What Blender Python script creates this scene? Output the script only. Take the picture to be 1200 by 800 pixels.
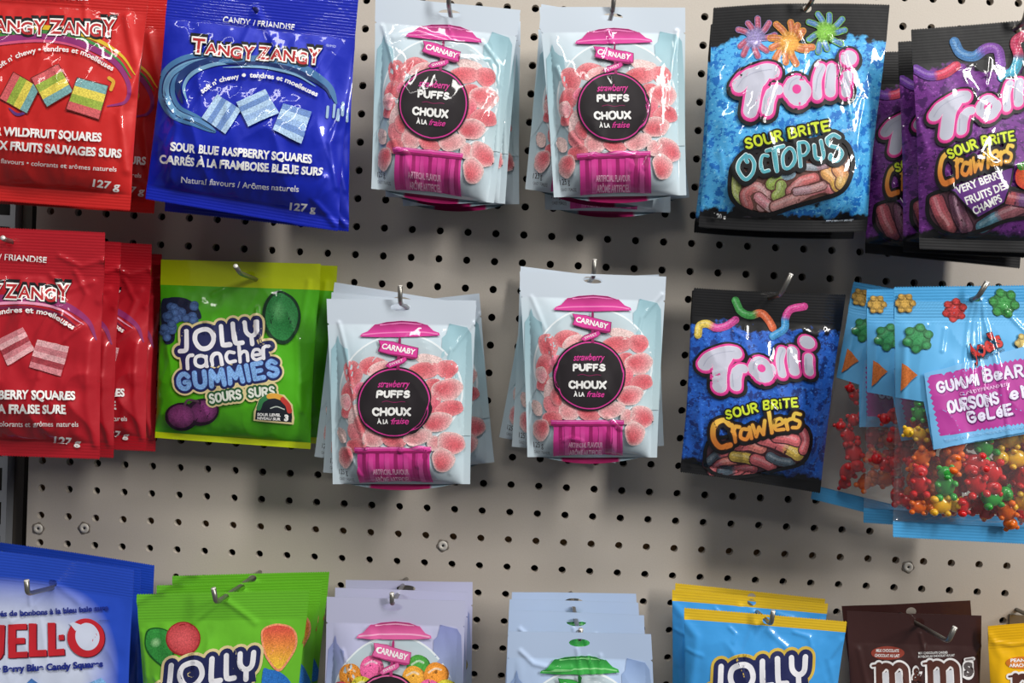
import bpy, bmesh, math, random
import numpy as np
from mathutils import Vector, Matrix

for o in list(bpy.data.objects):
    bpy.data.objects.remove(o, do_unlink=True)
SC = bpy.context.scene
COL = SC.collection

# ------------------------------------------------------------------ camera, world, lights
Z0 = 1.2                                   # height of the reference row of holes above the shop floor
CAM = np.array([0.4304, -0.7388, Z0 + 0.2061])
YAW, PITCH, ROLL, FPX = 0.006, -0.0323, -0.0508, 950.0


def cam_matrix():
    ca, sa, cb, sb, cc, sc = (math.cos(YAW), math.sin(YAW), math.cos(PITCH), math.sin(PITCH),
                              math.cos(ROLL), math.sin(ROLL))
    rz = np.array([[ca, -sa, 0], [sa, ca, 0], [0, 0, 1]])
    rx = np.array([[1, 0, 0], [0, cb, -sb], [0, sb, cb]])
    ry = np.array([[cc, 0, sc], [0, 1, 0], [-sc, 0, cc]])
    return rz @ rx @ ry


CR = cam_matrix()
cam_d = bpy.data.cameras.new('camera')
cam_d.sensor_width = 36.0
cam_d.lens = 36.0 * FPX / 1200.0
cam_d.clip_start = 0.01
cam = bpy.data.objects.new('camera', cam_d)
m4 = Matrix.Identity(4)
for r in range(3):
    m4[r][0] = CR[r, 0]
    m4[r][1] = CR[r, 2]
    m4[r][2] = -CR[r, 1]
    m4[r][3] = CAM[r]
cam.matrix_world = m4
COL.objects.link(cam)
SC.camera = cam

w = bpy.data.worlds.new('shop')
SC.world = w
w.use_nodes = True
w.node_tree.nodes['Background'].inputs[0].default_value = (0.93, 0.95, 1.0, 1)
w.node_tree.nodes['Background'].inputs[1].default_value = 0.125


def area(name, loc, aim, sx, sy, power, col=(1, 0.97, 0.93)):
    d = bpy.data.lights.new(name, 'AREA')
    d.shape = 'RECTANGLE'
    d.size, d.size_y, d.energy, d.color = sx, sy, power, col
    o = bpy.data.objects.new(name, d)
    o.location = loc
    o.rotation_euler = (Vector(aim) - Vector(loc)).to_track_quat('-Z', 'Y').to_euler()
    COL.objects.link(o)
    return o


# fluorescent tubes of the shop ceiling, running out from the shelving wall, plus one added fill light
area('ceiling_and_fill_light', (2.50, -1.85, Z0 + 1.75), (0.45, 0, Z0 + .1), 0.30, 1.5, 82)
area('ceiling_and_fill_light', (0.55, -1.15, Z0 + 2.10), (0.45, 0, Z0 + .1), 1.9, 0.30, 36)
area('ceiling_and_fill_light', (-0.6, -2.4, Z0 + 2.05), (0.45, 0, Z0 + .1), 1.6, 0.07, 9)  # added fill from front left, lifts the shade; not a tube
SC.view_settings.view_transform = 'Standard'
SC.view_settings.look = 'None'
SC.view_settings.gamma = 1.0
SC.view_settings.use_curve_mapping = False
SC.view_settings.exposure = 0.0


# ------------------------------------------------------------------ small helpers
def px_dir(x, y):
    return CR @ np.array([(x - 600) / FPX, 1.0, -(y - 400) / FPX])


def at(x, y, d):
    """point the photo shows at pixel (x, y), d metres in front of the board"""
    v = px_dir(x, y)
    return CAM + v * ((-d - CAM[1]) / v[1])


def project(P):
    q = (P - CAM) @ CR
    return np.stack([600 + FPX * q[..., 0] / q[..., 1], 400 - FPX * q[..., 2] / q[..., 1]], -1)


def lin(c):
    c = np.asarray(c, float) / 255.0
    return np.where(c <= 0.04045, c / 12.92, ((c + 0.055) / 1.055) ** 2.4)


def rgba(c):
    return tuple(lin(c)) + (1.0,)


def smooth01(x):
    x = np.clip(x, 0, 1)
    return x * x * (3 - 2 * x)


def empty(name, loc, label, cat, group=None):
    o = bpy.data.objects.new(name, None)
    o.empty_display_size = 0.01
    COL.objects.link(o)
    o.location = loc
    o['label'] = label
    o['category'] = cat
    if group:
        o['group'] = group
    return o


def mesh_obj(name, V, F, mats, parent=None, mi=None, col=None, nrm=None, uv=None, smooth=True):
    me = bpy.data.meshes.new(name)
    off = np.array(parent.location) if parent is not None else np.zeros(3)
    me.from_pydata((np.asarray(V) - off).tolist(), [], [tuple(int(i) for i in f) for f in F])
    for m in (mats if isinstance(mats, (list, tuple)) else [mats]):
        me.materials.append(m)
    if mi is not None:
        me.polygons.foreach_set('material_index', np.asarray(mi, np.int32))
    if col is not None:
        a = me.color_attributes.new('Col', 'FLOAT_COLOR', 'POINT')
        c4 = np.ones((len(V), 4), np.float32)
        c4[:, :3] = col
        a.data.foreach_set('color', c4.ravel())
    if uv is not None:
        ul = me.uv_layers.new(name='UVMap')
        li = np.zeros(len(me.loops), np.int32)
        me.loops.foreach_get('vertex_index', li)
        ul.data.foreach_set('uv', np.asarray(uv, np.float32)[li].ravel())
    if smooth:
        me.polygons.foreach_set('use_smooth', np.ones(len(me.polygons), bool))
    me.update()
    if nrm is not None:
        me.normals_split_custom_set_from_vertices(np.asarray(nrm).tolist())
    o = bpy.data.objects.new(name, me)
    COL.objects.link(o)
    if parent is not None:
        o.parent = parent
    return o


# ------------------------------------------------------------------ materials
class NT:
    def __init__(s, name):
        s.m = bpy.data.materials.new(name)
        s.m.use_nodes = True
        s.t = s.m.node_tree
        s.b = s.t.nodes['Principled BSDF']

    def n(s, kind, **k):
        nd = s.t.nodes.new(kind)
        for a, v in k.items():
            setattr(nd, a, v)
        return nd

    def l(s, a, b):
        s.t.links.new(a, b)

    def set(s, **k):
        for a, v in k.items():
            s.b.inputs[a.replace('_', ' ')].default_value = v

    def mix(s, fac, c1, c2, blend='MIX'):
        nd = s.n('ShaderNodeMix', data_type='RGBA', blend_type=blend)
        for i, v in ((0, fac), (6, c1), (7, c2)):
            if isinstance(v, (int, float)) or isinstance(v, tuple):
                nd.inputs[i].default_value = v
            else:
                s.l(v, nd.inputs[i])
        return nd.outputs[2]

    def math(s, op, a, b=0.0, c=0.0):
        nd = s.n('ShaderNodeMath', operation=op)
        for i, v in enumerate((a, b, c)):
            if isinstance(v, (int, float)):
                nd.inputs[i].default_value = v
            else:
                s.l(v, nd.inputs[i])
        return nd.outputs[0]

    def uv(s, sx=1, sy=1):
        tc = s.n('ShaderNodeTexCoord')
        mp = s.n('ShaderNodeMapping')
        mp.inputs['Scale'].default_value = (sx, sy, 1)
        s.l(tc.outputs['UV'], mp.inputs['Vector'])
        return mp.outputs[0]

    def noise(s, vec, scale, detail=3.0, rough=.5):
        nd = s.n('ShaderNodeTexNoise')
        s.l(vec, nd.inputs['Vector'])
        nd.inputs['Scale'].default_value = scale
        nd.inputs['Detail'].default_value = detail
        nd.inputs['Roughness'].default_value = rough
        return nd.outputs['Fac']

    def bump(s, h, strength, dist=0.001):
        nd = s.n('ShaderNodeBump')
        nd.inputs['Strength'].default_value = strength
        nd.inputs['Distance'].default_value = dist
        s.l(h, nd.inputs['Height'])
        s.l(nd.outputs[0], s.b.inputs['Normal'])
        s.l(nd.outputs[0], s.b.inputs['Coat Normal'])

    def step(s, v, lo, hi):
        nd = s.n('ShaderNodeMapRange')
        s.l(v, nd.inputs[0])
        nd.inputs[1].default_value, nd.inputs[2].default_value = lo, hi
        return nd.outputs[0]

    def obj(s):
        return s.n('ShaderNodeTexCoord').outputs['Object']


def simple(name, c, rough=.4, metal=0.0, coat=0.0, crough=.08, bump=0, bscale=300, spec=.5):
    k = NT(name)
    k.set(Base_Color=rgba(c), Roughness=rough, Metallic=metal, Coat_Weight=coat, Coat_Roughness=crough)
    k.b.inputs['Specular IOR Level'].default_value = spec
    if bump:
        k.bump(k.noise(k.obj(), bscale, 3), bump)
    return k.m


def print_mat(name, rough, metal=0.0, coat=1.0, grain=0.0):
    k = NT(name)
    a = k.n('ShaderNodeAttribute', attribute_name='Col')
    c = a.outputs['Color']
    if grain:
        nz = k.noise(k.obj(), 900, 2, .7)
        f = k.step(nz, .35, .7)
        g = k.n('ShaderNodeCombineColor')
        for i in range(3):
            k.l(k.math('MULTIPLY_ADD', f, 1.0, .5), g.inputs[i])
        c = k.mix(grain, c, g.outputs[0], 'MULTIPLY')
    k.l(c, k.b.inputs['Base Color'])
    k.set(Roughness=rough, Metallic=metal, Coat_Weight=coat, Coat_Roughness=.04)
    k.b.inputs['Specular IOR Level'].default_value = .25
    return k.m


M_PRINT = print_mat('printed_ink', .5, coat=1.0)
M_PFOIL = print_mat('printed_foil_ink', .35, .25)
M_SUGAR = print_mat('printed_sugar', .55, coat=.5, grain=.6)
M_WIRE = simple('zinc_wire', (150, 148, 142), .35, .85)
M_TIP = simple('cut_wire_end', (225, 222, 215), .35, .3)
M_METAL = simple('upright_grey_steel', (165, 168, 172), .45, .4, bump=.1, bscale=200)
M_DARK = simple('recess_shade', (16, 14, 13), .9)  # near-black colour standing in for shade inside holes and slots
M_DBROWN = simple('brown_steel', (70, 64, 58), .6, .2)
M_BATTEN = simple('brown_hardboard', (112, 84, 52), .8, bump=.3, bscale=400)
M_PLUG = simple('white_screw_plug', (205, 200, 190), .4)
M_PLUGR = simple('plug_rim', (120, 112, 102), .6)


def board_mat():
    k = NT('painted_pegboard')
    v = k.obj()
    n1 = k.noise(v, 4, 4)
    n2 = k.noise(v, 700, 2)
    c = k.mix(k.step(n1, .3, .7), rgba((184, 175, 163)), rgba((193, 185, 174)))
    c = k.mix(k.math('MULTIPLY', k.step(n2, .4, .8), .12), c, rgba((150, 142, 132)))
    k.l(c, k.b.inputs['Base Color'])
    k.set(Roughness=.5)
    k.bump(n2, .08)
    return k.m


M_BOARD = board_mat()


def foil_mat(name, c, metal=.3, rough=.3, dark=None):
    k = NT(name)
    k.set(Base_Color=rgba(c), Metallic=metal, Roughness=rough, Coat_Weight=.6, Coat_Roughness=.05)
    k.b.inputs['Specular IOR Level'].default_value = .35
    n = k.noise(k.obj(), 45, 3, .55)
    k.bump(n, .12, .004)
    return k.m


def splat_mat(name, c_base, c_dark, c_light, aspect=1.3, top=.84, bot=.08, black=(8, 8, 11)):
    """Printed paint splatter, black at both ends with a ragged border."""
    k = NT(name)
    v = k.uv(1, aspect)
    n1 = k.noise(v, 16, 4, .6)
    n2 = k.noise(v, 45, 3, .6)
    n3 = k.noise(v, 7, 2, .5)
    c = k.mix(k.step(n1, .53, .57), rgba(c_base), rgba(c_dark))
    c = k.mix(k.step(n2, .60, .64), c, rgba(c_light))
    c = k.mix(k.step(n2, .40, .36), c, rgba(c_dark))
    sep = k.n('ShaderNodeSeparateXYZ')
    k.l(k.uv(1, 1), sep.inputs[0])
    t = sep.outputs[1]
    wob = k.math('MULTIPLY_ADD', n3, .22, -.11)
    wob = k.math('MULTIPLY_ADD', n1, .12, wob)
    tt = k.math('ADD', t, wob)
    c = k.mix(k.step(tt, top + .055, top + .075), c, rgba(black))
    c = k.mix(k.step(tt, bot + .075, bot + .055), c, rgba(black))
    k.l(c, k.b.inputs['Base Color'])
    k.set(Roughness=.5, Coat_Weight=1.0, Coat_Roughness=.04)
    k.b.inputs['Specular IOR Level'].default_value = .25
    k.bump(k.noise(k.obj(), 40, 3, .5), .10, .004)
    return k.m


def pouch_mat(name, c_top, c_mid, c_bot):
    k = NT(name)
    sep = k.n('ShaderNodeSeparateXYZ')
    k.l(k.uv(1, 1), sep.inputs[0])
    t = sep.outputs[1]
    c = k.mix(k.step(t, .0, .45), rgba(c_bot), rgba(c_mid))
    c = k.mix(k.step(t, .5, .86), c, rgba(c_top))
    k.l(c, k.b.inputs['Base Color'])
    k.set(Roughness=.5, Coat_Weight=1.0, Coat_Roughness=.035)
    k.b.inputs['Specular IOR Level'].default_value = .3
    k.bump(k.noise(k.obj(), 30, 2, .5), .06, .004)
    return k.m


def jello_mat():
    k = NT('blue_film_with_pale_centre')
    sep = k.n('ShaderNodeSeparateXYZ')
    k.l(k.uv(1, 1), sep.inputs[0])
    u = k.math('MULTIPLY', k.math('SUBTRACT', sep.outputs[0], .49), 1.9)
    v = k.math('MULTIPLY', k.math('SUBTRACT', sep.outputs[1], .48), 2.1)
    r = k.math('SQRT', k.math('ADD', k.math('POWER', k.math('ABSOLUTE', u), 3.0), k.math('POWER', k.math('ABSOLUTE', v), 3.0)))
    c = k.mix(k.step(r, .45, .85), rgba((205, 214, 236)), rgba((28, 72, 192)))
    k.l(c, k.b.inputs['Base Color'])
    k.set(Roughness=.5, Coat_Weight=.6, Coat_Roughness=.05)
    k.bump(k.noise(k.obj(), 40, 3, .5), .10, .004)
    return k.m


def clear_film(name, tint=(1, 1, 1, 1), haze=.06):
    k = NT(name)
    tr = k.n('ShaderNodeBsdfTransparent')
    tr.inputs[0].default_value = tint
    gl = k.n('ShaderNodeBsdfGlossy')
    gl.inputs['Roughness'].default_value = .10
    df = k.n('ShaderNodeBsdfDiffuse')
    df.inputs[0].default_value = (.8, .85, .9, 1)
    lw = k.n('ShaderNodeLayerWeight')
    lw.inputs[0].default_value = .5
    m1 = k.n('ShaderNodeMixShader')
    m1.inputs[0].default_value = haze
    k.l(tr.outputs[0], m1.inputs[1])
    k.l(df.outputs[0], m1.inputs[2])
    m2 = k.n('ShaderNodeMixShader')
    k.l(k.math('MULTIPLY_ADD', k.math('POWER', lw.outputs[1], 4.0), .5, .035), m2.inputs[0])
    k.l(m1.outputs[0], m2.inputs[1])
    k.l(gl.outputs[0], m2.inputs[2])
    out = k.t.nodes['Material Output']
    k.l(m2.outputs[0], out.inputs[0])
    return k.m


def gummy_mat(name, c):
    k = NT(name)
    k.set(Base_Color=rgba(c), Roughness=.22, Transmission_Weight=.12, IOR=1.35, Coat_Weight=.5)
    k.b.inputs['Subsurface Weight'].default_value = .6
    k.b.inputs['Subsurface Radius'].default_value = (1, .6, .4)
    k.b.inputs['Subsurface Scale'].default_value = .006
    return k.m


# ------------------------------------------------------------------ lettering: built-in font and a stroke alphabet
_tc = {}


def font_mesh(txt, bold=0.0, shear=0.0):
    key = (txt, round(bold, 4), shear)
    if key in _tc:
        return _tc[key]
    c = bpy.data.curves.new('text', 'FONT')
    c.body = txt
    c.offset = bold
    c.shear = shear
    c.resolution_u = 4
    o = bpy.data.objects.new('text', c)
    me = o.to_mesh()
    V = np.array([(v.co.x, v.co.y) for v in me.vertices])
    F = [tuple(p.vertices) for p in me.polygons]
    o.to_mesh_clear()
    bpy.data.objects.remove(o)
    bpy.data.curves.remove(c)
    _tc[key] = (V, F)
    return V, F


CAPH = 0.729

GLY = {
    'A': (8, ["0,0 4,10 8,0", "1.6,3.4 6.4,3.4"]),
    'B': (7, ["0,0 0,10", "~0,10 4,10 6,8.7 6,6.6 4,5.4 0,5.3", "~0,5.3 4.5,5.3 6.8,4 6.8,1.5 4.5,0 0,0"]),
    'C': (7, ["~7,8 5,9.9 2.5,9.6 .4,7.5 0,5 .4,2.5 2.5,.4 5,.1 7,2"]),
    'E': (6, ["6,10 0,10 0,0 6,0", "0,5 5,5"]),
    'F': (6, ["6,10 0,10 0,0", "0,5 5,5"]),
    'G': (7.4, ["~7,8 5,9.9 2.5,9.6 .4,7.5 0,5 .4,2.5 2.5,.4 5,.1 7,1.8 7.2,4.4", "4.2,4.4 7.2,4.4"]),
    'H': (7, ["0,0 0,10", "7,0 7,10", "0,5 7,5"]),
    'I': (0.6, [".3,0 .3,10"]),
    'i': (0.6, [".3,0 .3,5.8", ".3,9 .3,9.6"]),
    'J': (5, ["~5,10 5,3 4.2,.8 2.4,0 .8,.6 0,2"]),
    'L': (5.4, ["0,10 0,0 5.4,0"]),
    'M': (9, ["0,0 .6,10 4.5,3 8.4,10 9,0"]),
    'N': (7, ["0,0 0,10 7,0 7,10"]),
    'O': (8, ["~4,10 1.2,8.8 0,5 1.2,1.2 4,0 6.8,1.2 8,5 6.8,8.8 4,10"]),
    'P': (6, ["0,0 0,10", "~0,10 4,10 6,8.6 6,6.2 4,4.8 0,4.7"]),
    'R': (6.6, ["0,0 0,10", "~0,10 4,10 6,8.7 6,6.5 4,5.2 0,5", "3,5 6.6,0"]),
    'S': (6, ["~5.8,8.4 4,9.9 1.8,9.7 .4,8.2 .8,6.3 3,5.2 5.4,4 5.9,2 4.4,.3 2,.1 0,1.6"]),
    'T': (7, ["0,10 7,10", "3.5,10 3.5,0"]),
    'U': (7, ["~0,10 0,4 .8,1.3 3.5,0 6.2,1.3 7,4 7,10"]),
    'X': (7, ["0,0 7,10", "0,10 7,0"]),
    'Y': (7.4, ["0,10 3.7,5 7.4,10", "3.7,5 3.7,0"]),
    'Z': (7, ["0,10 7,10 0,0 7,0"]),
    'a': (5, ["~4.8,6 2.4,6.9 .3,5.2 0,3 .8,.7 2.6,.1 4.8,1.6", "4.8,6.6 4.8,0"]),
    'c': (4.6, ["~4.6,5.6 2.6,6.7 .6,5.4 0,3.3 .6,1.1 2.6,0 4.6,1"]),
    'e': (5, ["~0.2,3.5 4.8,3.5 4.4,5.7 2.5,6.7 .6,5.5 0,3.3 .8,1 2.8,0 4.8,1.2"]),
    'h': (5, ["0,0 0,10", "~0,4.5 1.2,6.2 3,6.7 4.6,5.6 4.9,3.5 4.9,0"]),
    'l': (0.8, [".4,10 .4,0"]),
    'n': (5, ["0,0 0,6.6", "~0,4.5 1.2,6.2 3,6.7 4.6,5.6 4.9,3.5 4.9,0"]),
    'r': (3.6, ["0,0 0,6.6", "~0,4.2 1.2,6 3.4,6.6"]),
    's': (4.4, ["~4.2,5.8 2.6,6.7 .8,6.2 .5,4.8 2.4,3.6 4.2,2.4 4,.8 2.2,0 0,.9"]),
    'w': (7, ["0,6.6 1.8,0 3.5,5.6 5.2,0 7,6.6"]),
    'É': (6, ["6,10 0,10 0,0 6,0", "0,5 5,5", "2.4,12 4,13.4"]),
    '.': (0.6, [".3,4.6 .3,5.2"]),
    "'": (0.6, [".3,10 0,7.6"]),
    ' ': (2.2, []),
}


def catmull(P, n=5):
    P = np.asarray(P, float)
    closed = np.allclose(P[0], P[-1])
    if closed:
        Q = np.vstack([P[-2], P, P[1]])
    else:
        Q = np.vstack([2 * P[0] - P[1], P, 2 * P[-1] - P[-2]])
    out = []
    for i in range(1, len(Q) - 2):
        p0, p1, p2, p3 = Q[i - 1:i + 3]
        for k in range(n):
            t = k / n
            out.append(.5 * ((2 * p1) + (-p0 + p2) * t + (2 * p0 - 5 * p1 + 4 * p2 - p3) * t * t
                             + (-p0 + 3 * p1 - 3 * p2 + p3) * t ** 3))
    out.append(Q[-2])
    return np.array(out)


def resample(P, step):
    P = np.asarray(P, float)
    out = [P[0]]
    for a, b in zip(P[:-1], P[1:]):
        k = max(1, int(math.ceil(np.linalg.norm(b - a) / step)))
        for i in range(1, k + 1):
            out.append(a + (b - a) * i / k)
    return np.array(out)


def path_eval(P, s):
    """point and unit tangent at fraction s along a polyline, extended straight past its ends"""
    P = np.asarray(P, float)
    seg = np.linalg.norm(np.diff(P, axis=0), axis=1)
    cum = np.concatenate([[0], np.cumsum(seg)])
    d = np.asarray(s) * cum[-1]
    i = np.clip(np.searchsorted(cum, d, side='right') - 1, 0, len(seg) - 1)
    tan = np.diff(P, axis=0)[i] / np.maximum(seg[i], 1e-9)[:, None]
    return P[i] + tan * (d - cum[i])[:, None], tan, cum[-1]


def refine(Q, F, mx):
    bm = bmesh.new()
    vs = [bm.verts.new((q[0], q[1], 0)) for q in Q]
    for f in F:
        try:
            bm.faces.new([vs[i] for i in f])
        except ValueError:
            pass
    bmesh.ops.triangulate(bm, faces=bm.faces[:])
    for _ in range(6):
        es = [e for e in bm.edges if e.calc_length() > mx]
        if not es:
            break
        bmesh.ops.subdivide_edges(bm, edges=es, cuts=1)
        bmesh.ops.triangulate(bm, faces=[f for f in bm.faces if len(f.verts) > 3])
    bm.verts.index_update()
    V = np.array([(v.co.x, v.co.y) for v in bm.verts])
    G = [tuple(v.index for v in f.verts) for f in bm.faces]
    bm.free()
    return V, G


class Art:
    """Flat printing of one design, collected in photo pixels; every item remembers its part and layer."""

    def __init__(s, ox=0, oy=0, sc=1.0):
        s.o = np.array([ox, oy], float)
        s.sc = sc
        s.items = []
        s.layer = 0.0
        s.k = 0
        s.pt = ('printed_lettering', 0)
        s.mat = 0
        s.A = None
        s.inc = 1.0

    def frame(s, ox, oy, sc):
        s.o = np.array([ox, oy], float)
        s.sc = sc
        s.A = None

    def affine(s, src, dst):
        """maps the current frame's coordinates so that three src points land on dst photo pixels"""
        S = np.c_[np.asarray(src, float), np.ones(3)]
        s.A = np.linalg.solve(S, np.asarray(dst, float))
        s.sc = 1.0 / math.sqrt(abs(np.linalg.det(s.A[:2])))

    def px(s, P):
        P = np.asarray(P, float)
        if s.A is not None:
            return np.c_[P, np.ones(len(P))] @ s.A
        return P / s.sc + s.o

    def part(s, name, mat=0, new=False):
        """name the part that the next items belong to; 'part/sub_part' goes one level deeper"""
        if new:
            s.k += 1
        s.pt, s.mat = (name, s.k if new else 0), mat
        return s

    def add(s, V, F, C):
        V = s.px(V)
        C = np.asarray(C, float)
        if C.ndim == 1:
            C = np.tile(C, (len(V), 1))
        s.items.append((s.pt, s.mat, s.layer, V, F, lin(C)))
        s.layer += s.inc

    def poly(s, pts, c, smooth=False, c2=None, edge=2.6):
        P = np.asarray(pts, float)
        if smooth:
            P = catmull(np.vstack([P, P[:1]]), 5)[:-1]
        bm = bmesh.new()
        vs = [bm.verts.new((p[0], p[1], 0)) for p in P]
        bm.faces.new(vs)
        bmesh.ops.triangulate(bm, faces=bm.faces[:])
        mx = edge * s.sc
        for _ in range(7):
            es = [e for e in bm.edges if e.calc_length() > mx]
            if not es:
                break
            bmesh.ops.subdivide_edges(bm, edges=es, cuts=1)
            bmesh.ops.triangulate(bm, faces=[f for f in bm.faces if len(f.verts) > 3])
        bm.verts.index_update()
        V = np.array([(v.co.x, v.co.y) for v in bm.verts])
        F = [tuple(v.index for v in f.verts) for f in bm.faces]
        bm.free()
        if c2 is not None:                       # printed colour run from top (c) to bottom (c2)
            y = V[:, 1]
            k = ((y - y.min()) / max(1e-6, y.max() - y.min()))[:, None]
            C = np.asarray(c, float) * (1 - k) + np.asarray(c2, float) * k
        else:
            C = c
        s.add(V, F, C)

    def ell(s, cx, cy, rx, ry, ang=0, c=(255, 255, 255), c2=None, n=28, off=(0, 0), wob=0, seed=0):
        c2 = c if c2 is None else c2
        rings = max(2, int(max(rx, ry) / s.sc / 2.5) + 1)
        a = np.linspace(0, 2 * math.pi, n, endpoint=False)
        ca, sa = math.cos(math.radians(ang)), math.sin(math.radians(ang))
        rr = 1 + wob * (np.sin(3 * a + seed) * .6 + np.sin(5 * a + 2.1 * seed) * .4)
        V, C = [(cx + off[0] * rx, cy + off[1] * ry)], [c]
        for r in range(1, rings + 1):
            k = r / rings
            x = rx * k * np.cos(a) * rr + off[0] * rx * (1 - k)
            y = ry * k * np.sin(a) * rr + off[1] * ry * (1 - k)
            for p, q in zip(x, y):
                V.append((cx + p * ca - q * sa, cy + p * sa + q * ca))
                C.append(np.asarray(c, float) * (1 - k ** 2) + np.asarray(c2, float) * k ** 2)
        F = [(0, 1 + (i + 1) % n, 1 + i) for i in range(n)]
        for r in range(1, rings):
            b0, b1 = 1 + (r - 1) * n, 1 + r * n
            F += [(b0 + i, b0 + (i + 1) % n, b1 + (i + 1) % n, b1 + i) for i in range(n)]
        s.add(V, F, np.array(C, float))

    def text(s, txt, path, h, c, bold=.0, shear=0.0, fit=True):
        """built-in font along a baseline of two or more points, fitted to its length, capitals h high"""
        V, F = font_mesh(txt, bold, shear)
        if len(V) == 0:
            return
        x0, x1 = V[:, 0].min(), V[:, 0].max()
        P = np.asarray(path, float)
        if len(P) > 2:
            P = catmull(P, 8)
        p, t, L = path_eval(P, (V[:, 0] - x0) / (x1 - x0))
        nrm = np.stack([t[:, 1], -t[:, 0]], -1)          # up in a frame with y downwards
        Q = p + nrm * (V[:, 1] * h / CAPH)[:, None]
        if h / s.sc > 7:
            Q, F = refine(Q, F, 2.6 * s.sc)
        s.add(Q, F, c)

    def ribbon(s, lines, wd, c, cap=True, cols=None, wfun=None):
        """strokes of one width with round joins, all in one layer"""
        V, F, C = [], [], []
        st = max(2.0 * s.sc, wd * .25)
        nf = 16
        for li, P in enumerate(lines):
            P = resample(P, st)
            k = cols[li] if cols is not None else np.tile(np.asarray(c, float), (len(P), 1))
            if callable(k):
                k = k(P)
            d = np.gradient(P, axis=0)
            d /= np.maximum(np.linalg.norm(d, axis=1), 1e-9)[:, None]
            nr = np.stack([-d[:, 1], d[:, 0]], -1)
            b = len(V)
            hw = np.full(len(P), wd / 2) if wfun is None else wd / 2 * wfun(np.linspace(0, 1, len(P)))
            m = max(3, int(math.ceil(wd / s.sc / 2.0)) + 1)
            us = np.linspace(1, -1, m)
            for i, p in enumerate(P):
                for u in us:
                    V.append(p + nr[i] * hw[i] * u)
                    C.append(k[i])
            for i in range(len(P) - 1):
                for j in range(m - 1):
                    q = b + m * i + j
                    F.append((q, q + m, q + m + 1, q + 1))
            if cap:
                ang = np.zeros(len(P))
                ang[1:-1] = np.abs((d[2:] * d[:-2]).sum(1) - 1)
                nr_ = max(1, int(math.ceil(wd / 2 / s.sc / 2.4)))
                for i in range(len(P)):
                    if i in (0, len(P) - 1) or ang[i] > .06:
                        cb = len(V)
                        V.append(P[i])
                        C.append(k[i])
                        for e in range(1, nr_ + 1):
                            for q in range(nf):
                                a = 2 * math.pi * q / nf
                                V.append(P[i] + hw[i] * e / nr_ * np.array([math.cos(a), math.sin(a)]))
                                C.append(k[i])
                        F += [(cb, cb + 1 + q, cb + 1 + (q + 1) % nf) for q in range(nf)]
                        for e in range(nr_ - 1):
                            o0, o1 = cb + 1 + e * nf, cb + 1 + (e + 1) * nf
                            F += [(o0 + q, o1 + q, o1 + (q + 1) % nf, o0 + (q + 1) % nf) for q in range(nf)]
        if V:
            s.add(np.array(V), F, np.array(C, float))

    def letters(s, word, path, h, gap=2.2, fitx=True, jig=0, lens=None):
        """stroke-alphabet letters along a baseline -> list of polylines in frame coordinates"""
        rnd = random.Random(len(word) * 7 + 3)
        tot = sum(GLY[ch][0] for ch in word) + gap * (len(word) - 1)
        P = np.asarray(path, float)
        if len(P) > 2:
            P = catmull(P, 8)
        x, out = 0.0, []
        for ch in word:
            wd, sts = GLY[ch]
            dy = rnd.uniform(-jig, jig)
            hs = 1 + rnd.uniform(-jig, jig) * .08
            for st in sts:
                sm = st.startswith('~')
                Q = np.array([[float(v) for v in q.split(',')] for q in st.lstrip('~').split()])
                if sm:
                    Q = catmull(Q, 5)
                else:
                    Q = resample(Q, 1.0)
                p, t, L = path_eval(P, (x + Q[:, 0]) / tot)
                n = np.stack([t[:, 1], -t[:, 0]], -1)
                out.append(p + n * ((Q[:, 1] * hs + dy) * h / 10)[:, None])
            x += wd + gap
        return out

    def word(s, word, path, h, styles, gap=2.2, jig=0, grad=None):
        ls = s.letters(word, path, h, gap, jig=jig)
        for i, (wd, c, off) in enumerate(styles):
            L = [p + np.array(off) for p in ls]
            if grad is not None and i == len(styles) - 1:
                ca, cb = np.asarray(grad[0], float), np.asarray(grad[1], float)
                P0 = np.asarray(path, float)

                def colf(P, ca=ca, cb=cb):
                    yb = np.interp(P[:, 0], P0[:, 0], P0[:, 1])
                    k = np.clip((yb - P[:, 1]) / h, 0, 1)[:, None]
                    return cb * (1 - k) + ca * k
                s.ribbon(L, wd, c, cols=[colf] * len(L))
            else:
                s.ribbon(L, wd, c)

    def strokes(s, lines, styles):
        """hand drawn strokes [(points, width, smooth)], each style adds (extra width, colour, offset)"""
        for ex, c, off in styles:
            V = []
            lay = s.layer
            for P, wd, sm in lines:
                Q = catmull(P, 6) if sm else np.asarray(P, float)
                s.layer = lay
                s.ribbon([Q + np.array(off)], wd + ex, c)
            s.layer = lay + 1

    def line(s, P, wd, c, smooth=True, taper=False):
        Q = catmull(P, 6) if smooth and len(P) > 2 else np.asarray(P, float)
        s.ribbon([Q], wd, c, wfun=(lambda u: np.sqrt(np.clip(np.sin(math.pi * np.clip(u * .98 + .01, 0, 1)), .02, 1))) if taper else None)


# ------------------------------------------------------------------ bags
class VNoise:
    def __init__(s, seed, n=40):
        s.g = np.random.RandomState(seed).uniform(-1, 1, (n, n))
        s.n = n

    def __call__(s, x, y):
        n = s.n
        xi, yi = np.floor(x).astype(int), np.floor(y).astype(int)
        fx, fy = smooth01(x - xi), smooth01(y - yi)
        g = lambda a, b: s.g[a % n, b % n]
        return ((g(xi, yi) * (1 - fx) + g(xi + 1, yi) * fx) * (1 - fy)
                + (g(xi, yi + 1) * (1 - fx) + g(xi + 1, yi + 1) * fx) * fy)


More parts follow.
